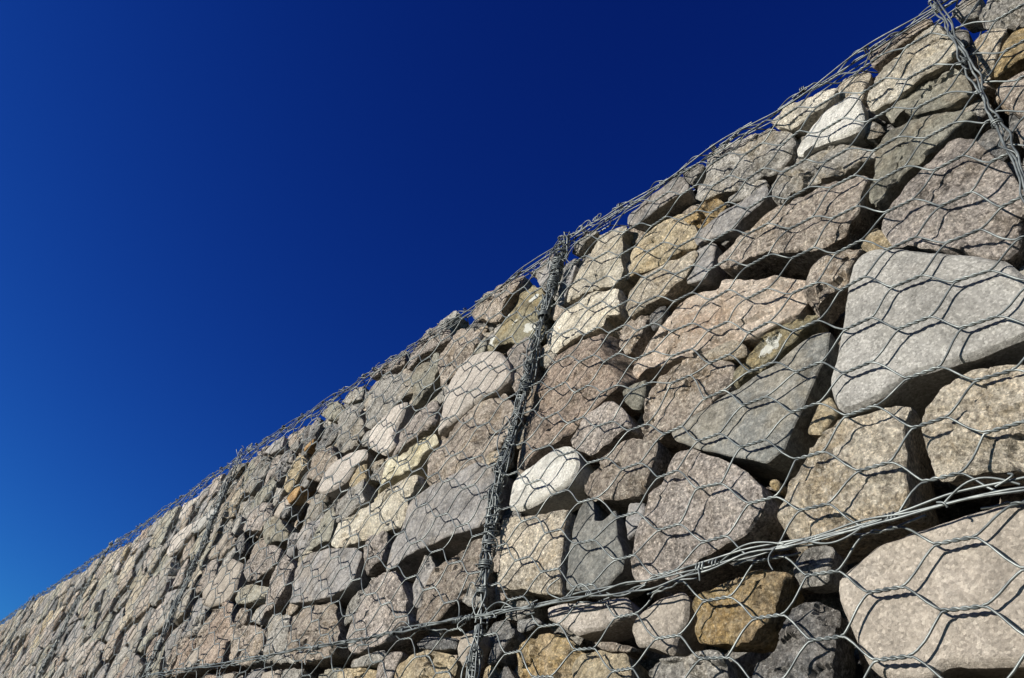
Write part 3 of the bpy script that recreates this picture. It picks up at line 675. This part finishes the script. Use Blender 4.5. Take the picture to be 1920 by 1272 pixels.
def procedural():
    for key in BK:
        b = BK[key]
        near = key in ('R0', 'R1', 'L1', 'S1', 'S2')
        polys = voronoi_fill(key, {'R0': 3, 'R1': 5, 'L1': 7}.get(key, 11 + sum(map(ord, key))), pitch=0.13 if key in ('R1', 'L1') else 0.165, gap=0.0055)
        rng = np.random.default_rng(sum(map(ord, key)))
        pal = PAL if b['course'] else PALLOW
        for i, P in enumerate(polys):
            mat = pal[int(rng.integers(len(pal)))]
            traced_zone = key == 'R1' or (key == 'L1' and P[:, 0].mean() > -2.0)
            cu_, cv_ = P.mean(0); n0 = -0.010 + 0.016 * float(n2(cu_ * 1.9, cv_ * 2.3, 303)) - abs(rng.normal(0, 0.016)) - (0.02 if traced_zone else 0)
            smoothish = mat in ('pale', 'granite', 'sand')
            add_stone(P, n0, mat, 7000 + i + 977 * sum(map(ord, key)), 2 if key in ('R1', 'R0', 'L1') else (1 if key in ('S1', 'S2', 'L2', 'L3') else 0), basket=key,
                      bevel=0.007 if smoothish else 0.004, chips=0 if smoothish else int(rng.random() < .6), rough=0.7 if smoothish else 1.2, tilt=0.11, cut=0.012 if smoothish else 0.003, facets=1 if smoothish else 4)
procedural()

# second layer of stones and solid core behind the face (dim, seen only through the gaps)
def rubble_fill(key):
    b = BK[key]; rng = np.random.default_rng(400 + sum(map(ord, key)))
    Vs = []; Fs = []; mats = []; off = 0
    near = key in ('R0', 'R1', 'L1', 'S1', 'S2')
    ul, ur = float(b['lf'](0)), float(b['rf'](0))
    p = 0.12
    for iu in range(int((ur - ul) / p) + 1):
        for iv in range(int(1.0 / p) + 1):
            u = ul + (iu + 0.5 * (iv % 2)) * p + rng.uniform(-.03, .03)
            lo = float(vmid(u)) if b['course'] else BOT
            hi = (float(vtop(u)) - 0.06) if b['course'] else float(vmid(u)) - 0.05
            v = lo + (iv + .5) * p * 0.95 + rng.uniform(-.03, .03)
            if v > hi - 0.015 or u < ul + 0.0 or u > ur - 0.0: continue
            m = int(rng.integers(5, 8)); a0 = rng.uniform(0, 6.28); r = p * rng.uniform(0.5, 0.7)
            poly = np.array([(u + r * math.cos(a0 + 6.283 * t / m) * rng.uniform(.8, 1.15), v + r * math.sin(a0 + 6.283 * t / m) * rng.uniform(.8, 1.15)) for t in range(m)])
            V, F, c = stone_geo(poly, rng, 0.14, 1 if near else 0, chips=2, tilt=0.25)
            n0 = -0.105 - rng.uniform(0, 0.06)
            V = np.c_[V[:, 0] + c[0], -(V[:, 2] + n0), V[:, 1] + c[1] + BASE] - b['loc']
            Vs.append(V); Fs += [tuple(x + off for x in f) for f in F]; mats += [int(rng.integers(3))] * len(F); off += len(V)
    # chinking: small stones wedged close behind the face along the top edge and beside the lacings
    spots = []
    if b['course']:
        for k in range(int((ur - ul) / 0.075)):
            u = ul + 0.04 + k * 0.075
            for dv in (0.052, 0.115, 0.18): spots.append((u + rng.uniform(-.02, .02), float(vtop(u)) - dv + rng.uniform(-.012, .008), rng.uniform(0.038, 0.058), -0.040 - rng.uniform(0, .025)))
    v = (float(vmid(ul)) if b['course'] else BOT) + 0.05
    while v < (float(vtop(ul)) - 0.05 if b['course'] else float(vmid(ul)) - 0.05):
        for fn, sg in ((b['lf'], 1), (b['rf'], -1)): spots.append((float(fn(v)) + sg * rng.uniform(0.03, 0.05), v, rng.uniform(0.035, 0.05), -0.045 - rng.uniform(0, .03)))
        v += 0.075
    for u, v, r, n0 in spots:
        m = int(rng.integers(5, 8)); a0 = rng.uniform(0, 6.28)
        poly = np.array([(u + r * math.cos(a0 + 6.283 * t / m) * rng.uniform(.8, 1.15), v + r * math.sin(a0 + 6.283 * t / m) * rng.uniform(.75, 1.05)) for t in range(m)])
        V, F, c = stone_geo(poly, rng, 0.07, 1 if near else 0, chips=1, tilt=0.2, rough=0.5, jag=0.04)
        V = np.c_[V[:, 0] + c[0], -(V[:, 2] + n0), V[:, 1] + c[1] + BASE] - b['loc']
        Vs.append(V); Fs += [tuple(x + off for x in f) for f in F]; mats += [int(rng.integers(3))] * len(F); off += len(V)
    # core
    nu = max(2, int((ur - ul) / 0.12)); rows = []
    lo = (lambda u: float(vmid(u)) - 0.004) if b['course'] else (lambda u: BOT - 0.01)
    hi = (lambda u: float(vtop(u)) - 0.12) if b['course'] else (lambda u: float(vmid(u)) - 0.008)
    prof = [(-0.21, 0), (-0.21, 1), (-1.0, 1), (-1.0, 0)]
    V = []
    for i in range(nu + 1):
        u = ul + (ur - ul) * i / nu
        if i == 0: u += 0.002
        if i == nu: u -= 0.002
        for n_, t_ in prof:
            V.append((u, -n_ - 0.02 * float(n2(u * 9, n_ * 9 + t_ * 5, 3)), (lo(u) if t_ == 0 else hi(u) + 0.02 * float(n2(u * 9, n_ * 7, 4)) * b['course']) + BASE))
    F = []
    for i in range(nu):
        for k in range(4):
            a = i * 4 + k; c2 = i * 4 + (k + 1) % 4; F.append((a, c2, c2 + 4, a + 4))
    F.append((0, 3, 2, 1)); F.append(tuple(nu * 4 + k for k in range(4)))
    Vs.append(np.array(V) - b['loc']); Fs += [tuple(x + off for x in f) for f in F]; mats += [2] * len(F)
    me = mesh_from('rubble_fill', np.vstack(Vs), Fs, True, 35)
    for mm in ('grey', 'brown', 'dark'): me.materials.append(MAT[mm])
    me.polygons.foreach_set('material_index', mats)
    o = link('rubble_fill', me, b['o']); o['kind'] = 'stuff'
for key in BK: rubble_fill(key)

# ------------------------------------------------------------------ wire
class Tubes:
    def __init__(self): self.V = []; self.F = []; self.n = 0
    def add(self, P, r, sides=6, cap=False):
        P = np.asarray(P, float)
        keep = np.r_[True, np.hypot(np.hypot(*np.diff(P[:, :2], axis=0).T), np.diff(P[:, 2])) > 1e-5]; P = P[keep]
        m = len(P)
        if m < 2: return
        T = np.gradient(P, axis=0); T /= np.linalg.norm(T, axis=1)[:, None] + 1e-12
        U = np.empty_like(T); ref = np.array([0.13, 0.99, 0.05]);
        u = np.cross(T[0], ref); 
        if np.linalg.norm(u) < 0.1: u = np.cross(T[0], [1, 0, 0])
        u /= np.linalg.norm(u)
        for i in range(m):
            u = u - T[i] * (u @ T[i]); u /= np.linalg.norm(u) + 1e-12; U[i] = u
        Bn = np.cross(T, U)
        a = np.arange(sides) * 2 * math.pi / sides
        ring = P[:, None, :] + r * (np.cos(a)[None, :, None] * U[:, None, :] + np.sin(a)[None, :, None] * Bn[:, None, :])
        self.V.append(ring.reshape(-1, 3))
        i = np.arange(m - 1)[:, None] * sides; k = np.arange(sides)[None, :]; k2 = (k + 1) % sides
        q = np.stack([i + k, i + k2, i + sides + k2, i + sides + k], -1).reshape(-1, 4) + self.n
        self.F.append(q); self.n += m * sides
    def build(self, name, parent, loc, label=None):
        V = np.vstack(self.V) - loc; F = np.vstack(self.F)
        me = bpy.data.meshes.new(name)
        me.vertices.add(len(V)); me.vertices.foreach_set('co', V.ravel())
        me.loops.add(F.size); me.loops.foreach_set('vertex_index', F.ravel().astype(np.int32))
        me.polygons.add(len(F)); me.polygons.foreach_set('loop_start', (np.arange(len(F)) * 4).astype(np.int32))
        me.update(calc_edges=True); me.validate(); me.shade_smooth()
        me.materials.append(WIRE)
        o = link(name, me, parent)
        if label: o['label'] = label
        return o

# smooth envelope of the stones under the mesh
def build_env():
    us = np.arange(-3.3, 1.5, 0.02); vs = np.arange(-0.8, 0.78, 0.02)
    H = np.full((len(us), len(vs)), -0.02)
    for (a, b_), n in HF.items():
        i = int((a / 100 + 3.3) / 0.02); j = int((b_ / 100 + 0.8) / 0.02)
        if 0 <= i < len(us) and 0 <= j < len(vs): H[i, j] = max(H[i, j], n)
    for _ in range(1):
        M = H.copy()
        for di in (-1, 0, 1):
            for dj in (-1, 0, 1): M = np.maximum(M, np.roll(np.roll(H, di, 0), dj, 1))
        H = M
    for _ in range(3):
        H = (H + np.roll(H, 1, 0) + np.roll(H, -1, 0) + np.roll(H, 1, 1) + np.roll(H, -1, 1)) / 5
    return us, vs, H
EU, EV, EH = build_env()
def env(u, v):
    i = np.clip((np.asarray(u) + 3.3) / 0.02, 0, len(EU) - 2); j = np.clip((np.asarray(v) + 0.8) / 0.02, 0, len(EV) - 2)
    i0 = i.astype(int); j0 = j.astype(int); a = i - i0; b = j - j0
    e = EH[i0, j0] * (1 - a) * (1 - b) + EH[i0 + 1, j0] * a * (1 - b) + EH[i0, j0 + 1] * (1 - a) * b + EH[i0 + 1, j0 + 1] * a * b
    far = (np.asarray(u) < -3.2) | (np.asarray(v) < -0.75)
    return np.where(far, -0.008, e)

def n_mesh(u, v):
    u = np.asarray(u, float); v = np.asarray(v, float)
    return np.maximum(env(u, v), -0.012) + 0.012 + np.where(u < -0.7, 0.006, 0.0) + 0.007 * n2(u * 5.3, v * 5.3, 21) + 0.003 * n2(u * 17, v * 17, 22)

# measured twist positions (column, row, u, v)
M_R1 = [(0,1,0.007,0.285),(1,1,0.088,0.252),(2,1,0.175,0.205),(3,1,0.255,0.160),(4,1,0.327,0.106),(1,2,0.087,0.171),(2,2,0.170,0.123),(3,2,0.253,0.085),(1,3,0.090,0.085),(2,3,0.170,0.041),(3,3,0.252,0.005),(2,4,0.171,-0.037),(3,4,0.247,-0.071),(1,4,0.093,0.002),(0,5,0.006,-0.036),(1,5,0.084,-0.074),(2,5,0.168,-0.117),(3,5,0.248,-0.153),(0,6,-0.004,-0.107),(1,6,0.078,-0.142),(2,6,0.165,-0.192),(3,6,0.245,-0.226),(0,7,-0.002,-0.187),(1,7,0.089,-0.233),(2,7,0.168,-0.270),(-1,7,-0.092,-0.139),(-2,7,-0.178,-0.098),(-2,8,-0.169,-0.193),(-1,8,-0.077,-0.239),(-3,8,-0.258,-0.144),(-4,8,-0.347,-0.101),(-2,9,-0.158,-0.281),(-3,9,-0.247,-0.242),(-4,9,-0.346,-0.195),(-5,9,-0.448,-0.142),(-1,6,-0.091,-0.060),(-2,6,-0.173,-0.013),(-1,5,-0.079,0.003),(-2,5,-0.164,0.059),(-3,6,-0.246,0.049)]
M_L1 = [(0,0,-1.116,0.373),(1,0,-1.024,0.332),(2,0,-0.934,0.291),(3,0,-0.846,0.248),(1,-1,-1.018,0.412),(2,-1,-0.934,0.377),(3,-1,-0.846,0.332),(2,1,-0.925,0.199),(3,1,-0.846,0.157),(4,1,-0.757,0.111),(3,2,-0.840,0.064),(4,2,-0.757,0.018),(2,2,-0.935,0.105),(1,2,-1.027,0.151),(0,2,-1.120,0.196),(3,3,-0.837,-0.014),(4,3,-0.750,-0.063),(2,3,-0.934,0.030),(2,4,-0.922,-0.064),(3,4,-0.830,-0.109),(1,4,-1.026,-0.013),(4,4,-0.761,-0.146),(2,5,-0.899,-0.156),(1,5,-1.006,-0.112),(0,5,-1.099,-0.068),(3,5,-0.824,-0.195),(4,5,-0.748,-0.229),(1,6,-0.978,-0.202),(0,6,-1.087,-0.158),(-1,6,-1.207,-0.111),(2,6,-0.895,-0.242),(3,6,-0.804,-0.282),(-1,7,-1.156,-0.212),(0,7,-1.065,-0.249),(1,7,-0.972,-0.292),(-2,8,-1.239,-0.253),(-1,8,-1.140,-0.300)]
M_S1 = [(2,1,0.173,-0.355),(0,2,0.008,-0.362),(1,2,0.089,-0.398),(2,2,0.170,-0.431),(0,3,0.009,-0.443),(1,3,0.087,-0.474),(-1,3,-0.070,-0.407),(-2,3,-0.151,-0.372),(-2,4,-0.152,-0.452),(-3,4,-0.234,-0.415),(-4,4,-0.323,-0.371),(-4,5,-0.319,-0.452),(-5,5,-0.407,-0.413),(-6,5,-0.494,-0.367)]
LAT = {'R1': (-0.0010, 0.08492, 0.3659, 0.07933, M_R1), 'L1': (-1.0891, 0.08377, 0.3760, 0.0865, M_L1), 'S1': (0.0085, 0.08247, -0.2147, 0.0770, M_S1)}

def hex_mesh(key, fine, lid=False):
    """woven hexagonal netting: each wire runs along the wall and twists in turn with the wire above and below"""
    b = BK[key]; rng = np.random.default_rng(900 + sum(map(ord, key)) + lid)
    ks = sum(map(ord, key))
    u0, h, v0, D, M = LAT.get(key, (b['um'] + rng.uniform(-.04, .04), 0.0838, rng.uniform(0.3, 0.36) if b['course'] else rng.uniform(-0.7, -0.62), 0.082, []))
    M = np.array(M, float).reshape(-1, 4)
    if lid: u0 += 0.03; v0 = 0.0; M = M[:0]
    if len(M):
        mi, mj = M[:, 0], M[:, 1]; base = np.stack([u0 + mi * h, v0 - (mj + mi / 2) * D], 1); res = M[:, 2:] - base
    ul = min(float(b['lf'](v)) for v in (-1.3, -.3, 0, .6)); ur = max(float(b['rf'](v)) for v in (-1.3, -.3, 0, .6))
    c0 = int(math.floor((ul - u0) / h)) - 1; c1 = int(math.ceil((ur - u0) / h)) + 1
    if lid: lo, hi = -1.0, 0.0
    else:
        lo, hi = (-0.35, 0.72) if b['course'] else (BOT, -0.28)
    # level L: v = v0 + L*D/2 ; twist at column c on level L when (L + c) is even
    L0 = int(math.floor((lo - v0) / (D / 2))) - 2; L1 = int(math.ceil((hi - v0) / (D / 2))) + 2
    NU = {}
    cols = np.arange(c0, c1 + 1); levs = np.arange(L0, L1 + 1)
    cc, ll = np.meshgrid(cols, levs, indexing='ij')
    bu = u0 + cc * h; bv = v0 + ll * D / 2
    du = 0.005 * n2(bu * 7, bv * 7, 31 + ks) + rng.normal(0, 0.0018, bu.shape); dv = 0.006 * n2(bu * 6, bv * 6, 41 + ks) + rng.normal(0, 0.0018, bu.shape)
    if len(M):
        d2 = (bu[..., None] - base[:, 0]) ** 2 + (bv[..., None] - base[:, 1]) ** 2
        w = 1 / (d2 + 0.0004) ** 2; wsum = w.sum(-1)
        fade = np.exp(-np.sqrt(d2.min(-1)) / 0.35)
        du = (w * res[:, 0]).sum(-1) / wsum * fade + du * (1 - np.exp(-np.sqrt(d2.min(-1)) / 0.05))
        dv = (w * res[:, 1]).sum(-1) / wsum * fade + dv * (1 - np.exp(-np.sqrt(d2.min(-1)) / 0.05))
    NUu = bu + du; NUv = bv + dv
    T = Tubes(); tl = 0.042; tr = 0.0015
    wr = 0.00148
    for k in range(L0, L1):                     # wire k lives between level k and k+1
        pts = []
        for c in cols:
            up = (k + c) % 2 != 0               # on its upper level in this column
            L = k + 1 if up else k
            iu = c - c0; il = L - L0
            uc, vc = NUu[iu, il], NUv[iu, il]
            sgn = -1.0 if up else 1.0            # lower strand on its upper level, upper strand on its lower level
            nt_ = 13 if fine == 2 else (7 if fine == 1 else 3)
            turns = 2.0 if fine else 1.0
            s = np.linspace(-0.5, 0.5, nt_)
            ph = (s + 0.5) * turns * 2 * math.pi
            if fine == 0: ph = np.zeros(nt_)
            slope = 0.06 * float(n2(uc * 9, vc * 9, 51))
            seg = np.stack([uc + s * tl, vc + s * tl * slope + sgn * tr * np.cos(ph), sgn * tr * np.sin(ph)], 1)
            pts.append(seg)
            if c < cols[-1]:                      # slanting run to the next column
                L2 = k if up else k + 1
                u2, v2 = NUu[iu + 1, L2 - L0], NUv[iu + 1, L2 - L0]
                a = np.array([uc + tl / 2, vc]); z = np.array([u2 - tl / 2, v2])
                ts = {2: np.array([.06, .16, .35, .5, .65, .84, .94]), 1: np.array([.12, .5, .88]), 0: np.array([.5])}[fine]
                e = ts + 0.045 * np.sin(2 * math.pi * ts) * -1
                bow = rng.normal(0, 0.0018) * np.sin(math.pi * ts)
                run = np.stack([a[0] + (z[0] - a[0]) * ts + bow, a[1] + (z[1] - a[1]) * e, 0.002 * np.sin(math.pi * ts) * rng.normal(0, 1)], 1)
                pts.append(run)
        P = np.vstack(pts)
        # clamp to the basket's edges: stray wires run along the selvedge
        if lid:
            keep = (P[:, 1] < 0.02) & (P[:, 1] > -1.02); P[:, 1] = np.minimum(P[:, 1], -0.006 + 0.004 * np.sin(P[:, 0] * 43 + k))
        else:
            vt = (vtop(P[:, 0]) + 0.002) if b['course'] else (vmid(P[:, 0]) - 0.004)
            vb = (vmid(P[:, 0]) + 0.004) if b['course'] else np.full(len(P), BOT)
            keep = (P[:, 1] < vt + 0.03) & (P[:, 1] > vb - 0.03)
            P[:, 1] = np.clip(P[:, 1], vb + 0.003 * np.sin(P[:, 0] * 60 + k), vt + 0.004 * np.sin(P[:, 0] * 50 + k * 2))
        lfv = b['lf'](P[:, 1] if not lid else np.full(len(P), .66)); rfv = b['rf'](P[:, 1] if not lid else np.full(len(P), .66))
        keep &= (P[:, 0] > lfv - 0.006) & (P[:, 0] < rfv + 0.006)
        if keep.sum() < 3: continue
        idx = np.flatnonzero(keep); 
        for run in np.split(idx, np.flatnonzero(np.diff(idx) > 1) + 1):
            if len(run) < 3: continue
            q = P[run]
            if lid:
                n_ = q[:, 1]; z_ = vtop(q[:, 0]) + 0.004 + 0.010 * n2(q[:, 0] * 6, n_ * 6, 61) + q[:, 2]
                X = np.stack([q[:, 0], -n_, z_ + BASE], 1)
            else:
                nn = n_mesh(q[:, 0], q[:, 1]) + q[:, 2]
                if b['course']:                   # roll back over the top edge
                    e = np.clip((q[:, 1] - (vtop(q[:, 0]) - 0.035)) / 0.035, 0, 1); nn = nn * (1 - e) + e * 0.0 - 0.012 * e
                X = np.stack([q[:, 0], -nn, q[:, 1] + BASE], 1)
            T.add(X, wr, 6 if fine == 2 else (5 if fine == 1 else 4))
    if T.V:
        o = T.build('wire_lid' if lid else 'wire_mesh', b['o'], b['loc'])
for key in BK:
    fine = 2 if key in ('R0', 'R1', 'L1', 'S1') else (1 if key in ('L2', 'L3', 'S2') else 0)
    hex_mesh(key, fine)
    if BK[key]['course']: hex_mesh(key, 1 if fine == 2 else 0, lid=True)

# ------------------------------------------------------------------ lacings and edge wires
def wander(rng, t, amp, freq):
    s = int(rng.integers(1, 9999)); return amp * (n2(t * freq, np.zeros_like(t), s) + 0.5 * n2(t * freq * 2.3, np.ones_like(t), s + 1))

def frame_path(fn, t):
    P = np.array([fn(x) for x in t]); return P

def bundle(T, path, rng, n_strand, spread, n_coil, coil_r, pitch, knots, r=0.0016, sides=6, dens=300, strays=8, flat=0.6, wf=17):
    """path: (m,3) polyline in (u,v,n); strands + coils + knots around it"""
    d = np.r_[0, np.cumsum(np.linalg.norm(np.diff(path, axis=0), axis=1))]; Ltot = d[-1]
    def at(s):
        return np.stack([np.interp(s, d, path[:, k]) for k in range(3)], 1)
    tan = (path[-1] - path[0]) / np.linalg.norm(path[-1] - path[0])
    nrm = np.array([0, 0, 1.0]); side = np.cross(tan, nrm); side /= np.linalg.norm(side); nrm = np.cross(side, tan)
    def out(P): return np.stack([P[:, 0], -P[:, 2], P[:, 1] + BASE], 1)
    for k in range(n_strand):
        a, z = (0, Ltot) if k < 3 else sorted(rng.uniform(0, Ltot, 2))
        if z - a < 0.1: continue
        s = np.linspace(a, z, max(8, int((z - a) * dens * 0.35)))
        o1 = rng.uniform(-spread, spread) * 0.6 + wander(rng, s, spread * 0.9, wf); o2 = rng.uniform(-0.3, 1) * spread * flat * 0.5 + wander(rng, s, spread * 0.4, wf * 0.8)
        T.add(out(at(s) + o1[:, None] * side + o2[:, None] * nrm), r * (1.2 if k < 3 else 1.0), sides)
    for k in range(n_coil):                      # short, uneven wraps
        a = rng.uniform(0, Ltot * 0.97); z = min(Ltot, a + rng.uniform(0.04, 0.22))
        s = np.linspace(a, z, max(10, int((z - a) * dens * 1.8)))
        p = pitch * rng.uniform(0.5, 2.8); ph = s / p * 2 * math.pi + wander(rng, s, 2.5, 15) + rng.uniform(0, 6)
        R = coil_r * rng.uniform(0.45, 1.1) * (1 + 0.5 * wander(rng, s, 1.0, 24)); off = rng.normal(0, coil_r * 0.25)
        sh = s + 0.012 * np.sin(ph + rng.uniform(0, 6)) * rng.uniform(-1, 1)
        T.add(out(at(np.clip(sh, 0, Ltot)) + (R * np.cos(ph) + off)[:, None] * side + (R * np.sin(ph) * flat)[:, None] * nrm), r * 0.9, sides)
    for k in range(int(n_coil * 0.8)):           # loose bowed strands standing off the bundle
        a = rng.uniform(0, Ltot * 0.9); z = min(Ltot, a + rng.uniform(0.06, 0.2)); s = np.linspace(a, z, 24); q = np.sin(np.linspace(0, math.pi, 24))
        w = rng.normal(0, coil_r * 0.8); o0 = rng.normal(0, coil_r * 0.4)
        T.add(out(at(s) + (o0 + w * q + wander(rng, s, 0.003, 30))[:, None] * side + (coil_r * 0.5 * flat + abs(w) * 0.4 * q)[:, None] * nrm), r * 0.95, sides)
    for k in range(knots):
        s0 = rng.uniform(0.01, Ltot - 0.01); nturn = rng.uniform(1.2, 3.2); m = int(nturn * 12)
        t = np.linspace(0, 1, m); ph = t * nturn * 2 * math.pi + rng.uniform(0, 6)
        s = s0 + (t - 0.5) * nturn * rng.uniform(0.003, 0.006); R = coil_r * rng.uniform(0.55, 1.0)
        T.add(out(at(s) + (R * np.cos(ph))[:, None] * side + (R * flat * np.sin(ph) + 0.001)[:, None] * nrm), r * 0.95, sides)
    for k in range(strays):
        s0 = rng.uniform(0.01, Ltot - 0.01); t = np.linspace(0, 1, 9); ln = rng.uniform(0.015, 0.045)
        a = rng.uniform(0, 6.28); base = at(np.array([s0]))[0]
        dirv = math.cos(a) * side + 0.6 * math.sin(a) * tan; curl = rng.normal(0, 1.2)
        P = base + np.outer(t * ln, dirv) + np.outer(np.sin(t * 3) * ln * 0.3 * curl, tan) + np.outer(coil_r * (0.6 + 0.5 * np.sin(t * 3)), nrm)
        T.add(out(P), r * 0.9, sides)

def vpath(fn, a, z, nlev):
    v = np.linspace(a, z, 60); u = np.array([float(fn(x)) for x in v])
    return np.stack([u, v, nlev + 0.004 * n2(v * 8, u * 8, 71)], 1)

def vertical_lacings():
    rng = np.random.default_rng(77)
    T = Tubes(); bundle(T, vpath(mlace, float(vmid(-.7)) - 0.01, 0.700, 0.004), rng, 17, 0.019, 24, 0.0175, 0.034, 48, strays=40, flat=0.8)
    T.build('binding_wire', BK['L1']['o'], BK['L1']['loc'], 'thick tangled vertical bundle of binding wire')
    T = Tubes(); bundle(T, vpath(mlace, BOT, float(vmid(-.7)) - 0.012, 0.004), rng, 20, 0.016, 22, 0.016, 0.030, 44, strays=22)
    T.build('binding_wire', BK['S2']['o'], BK['S2']['loc'])
    T = Tubes(); bundle(T, vpath(rlace, float(vmid(.35)), 0.668, 0.010), rng, 4, 0.0075, 3, 0.0075, 0.05, 10, r=0.00135, strays=6)
    T.build('binding_wire', BK['R1']['o'], BK['R1']['loc'], 'slanting loose bundle of a few binding wires')
    for key, fn in (('L2', l2lace), ('L3', l3lace), ('L4', l4lace), ('L5', l5lace)):
        low = {'L2': 'S3', 'L3': 'S4', 'L4': 'S5', 'L5': 'S6'}[key]
        u = float(fn(0))
        sd = 5 if key == 'L2' else 4
        T = Tubes(); bundle(T, vpath(fn, float(vmid(u)), float(vtop(u)) + 0.015, 0.008), rng, 16, 0.020, 10, 0.022, 0.038, 26, r=0.0017, sides=sd, dens=160, strays=14)
        T.build('binding_wire', BK[key]['o'], BK[key]['loc'])
        T = Tubes(); bundle(T, vpath(fn, BOT, float(vmid(u)) - 0.012, 0.008), rng, 10, 0.013, 5, 0.015, 0.035, 12, r=0.0017, sides=4, dens=120, strays=5)
        T.build('binding_wire', BK[low]['o'], BK[low]['loc'])
vertical_lacings()

def horizontal_lacings():
    rng = np.random.default_rng(99)
    for key in ('S1', 'S2', 'S3', 'S4', 'S5', 'S6'):
        b = BK[key]; a, z = float(b['lf'](-.33)) + 0.004, float(b['rf'](-.33)) - 0.004
        u = np.linspace(a, z, 90); near = key in ('S1', 'S2')
        P = np.stack([u, vmid(u) + 0.003 * n2(u * 9, u * 0, 81), 0.013 + 0.004 * n2(u * 6, u * 0 + 3, 82)], 1)
        T = Tubes(); Ln = z - a
        bundle(T, P, rng, int(3 + 1.2 * Ln), 0.0085, int(1 + 0.8 * Ln), 0.0070, 0.06, int(8 * Ln), r=0.0014, wf=8, sides=6 if near else 4, dens=220 if near else 110, strays=int(7 * Ln), flat=0.7)
        # half-hexagon arcs that hook round the edge wire
        for k in range(int(Ln / 0.165)):
            uu = a + (k + rng.uniform(0.2, 0.8)) * 0.165; t = np.linspace(0, 1, 14); w = rng.uniform(0.05, 0.11); hgt = rng.uniform(0.008, 0.022)
            pu = uu + (t - 0.5) * w; pv = vmid(pu) + hgt * np.sin(math.pi * t) * (1 if rng.random() < .7 else -1); pn = 0.014 + 0.006 * np.sin(math.pi * t)
            T.add(np.stack([pu, -pn, pv + BASE], 1), 0.0014, 6 if near else 4)
        T.build('edge_lacing', b['o'], b['loc'], 'horizontal bundle of wavy edge wires with wrapped knots' if key == 'S1' else None)
horizontal_lacings()

def top_edges():
    rng = np.random.default_rng(55)
    for key in ('R0', 'R1', 'L1', 'L2', 'L3', 'L4', 'L5'):
        b = BK[key]; a, z = float(b['lf'](.66)), float(b['rf'](.66)); Ln = z - a
        near = key in ('R0', 'R1', 'L1'); sd = 6 if near else 4
        T = Tubes(); m = int(Ln * (160 if near else 60)); u = np.linspace(a, z, m)
        sc = 1.0 if near else 0.7
        for k in range(4):
            dv = 0.005 * sc * (k - 1.5) + 0.016 * sc * n2(u * 6, u * 0 + k * 3.3, 91) + 0.004 * n2(u * 17, u * 0 + k, 92)
            dn = -0.004 - 0.012 * k + 0.010 * n2(u * 6, u * 0 + k * 5, 93)
            T.add(np.stack([u, -dn, vtop(u) + 0.006 + dv + BASE], 1), 0.0015 if k < 2 else 0.0013, sd)
        s = u; p = 0.13; ph = s / p * 6.283 + 2 * n2(u * 4, u * 0, 94); R = 0.008 * (1 + 0.5 * n2(u * 9, u * 0, 95))
        T.add(np.stack([u, 0.012 - R * np.sin(ph), vtop(u) + 0.007 + R * np.cos(ph) + BASE], 1), 0.0013, sd)
        for q in range(int(Ln * 6)):              # small knots and cut ends
            s0 = rng.uniform(a + .02, z - .02); nt_ = rng.uniform(1.5, 3); t = np.linspace(0, 1, int(nt_ * 10)); ph = t * nt_ * 6.283; R = rng.uniform(0.003, 0.007)
            pu = s0 + (t - .5) * 0.012; T.add(np.stack([pu, 0.006 + R * np.sin(ph), vtop(pu) + 0.007 + R * np.cos(ph) + BASE], 1), 0.0013, sd)
            if rng.random() < .12:
                t = np.linspace(0, 1, 7); ln = rng.uniform(.012, .035); sg = rng.choice([-1, 1])
                T.add(np.stack([s0 + sg * t * ln, 0.006 + 0 * t, float(vtop(s0)) + 0.008 + BASE + ln * 0.5 * np.sin(t * 2.2) ], 1), 0.0013, sd)
        # curled wire ends standing up where the lacing reaches the top
        nc = {'R1': 7, 'L1': 4, 'L2': 7, 'L3': 6}.get(key, 4)
        for q in range(nc):
            s0 = a + abs(rng.normal(0, 0.05)) + 0.0; t = np.linspace(0, 1, 22); R = rng.uniform(0.008, 0.018); ph = t * rng.uniform(3.6, 7.5) + 3.3; sg = rng.choice([-1, 1])
            pu = s0 + sg * R * (np.cos(ph) + 0.9) ; pv = float(vtop(s0)) + 0.006 + R * 1.1 + R * np.sin(ph)
            T.add(np.stack([pu, 0.004 + 0.006 * t, pv + BASE], 1), 0.0015, sd)
        T.build('top_edge_wire', b['o'], b['loc'])
top_edges()
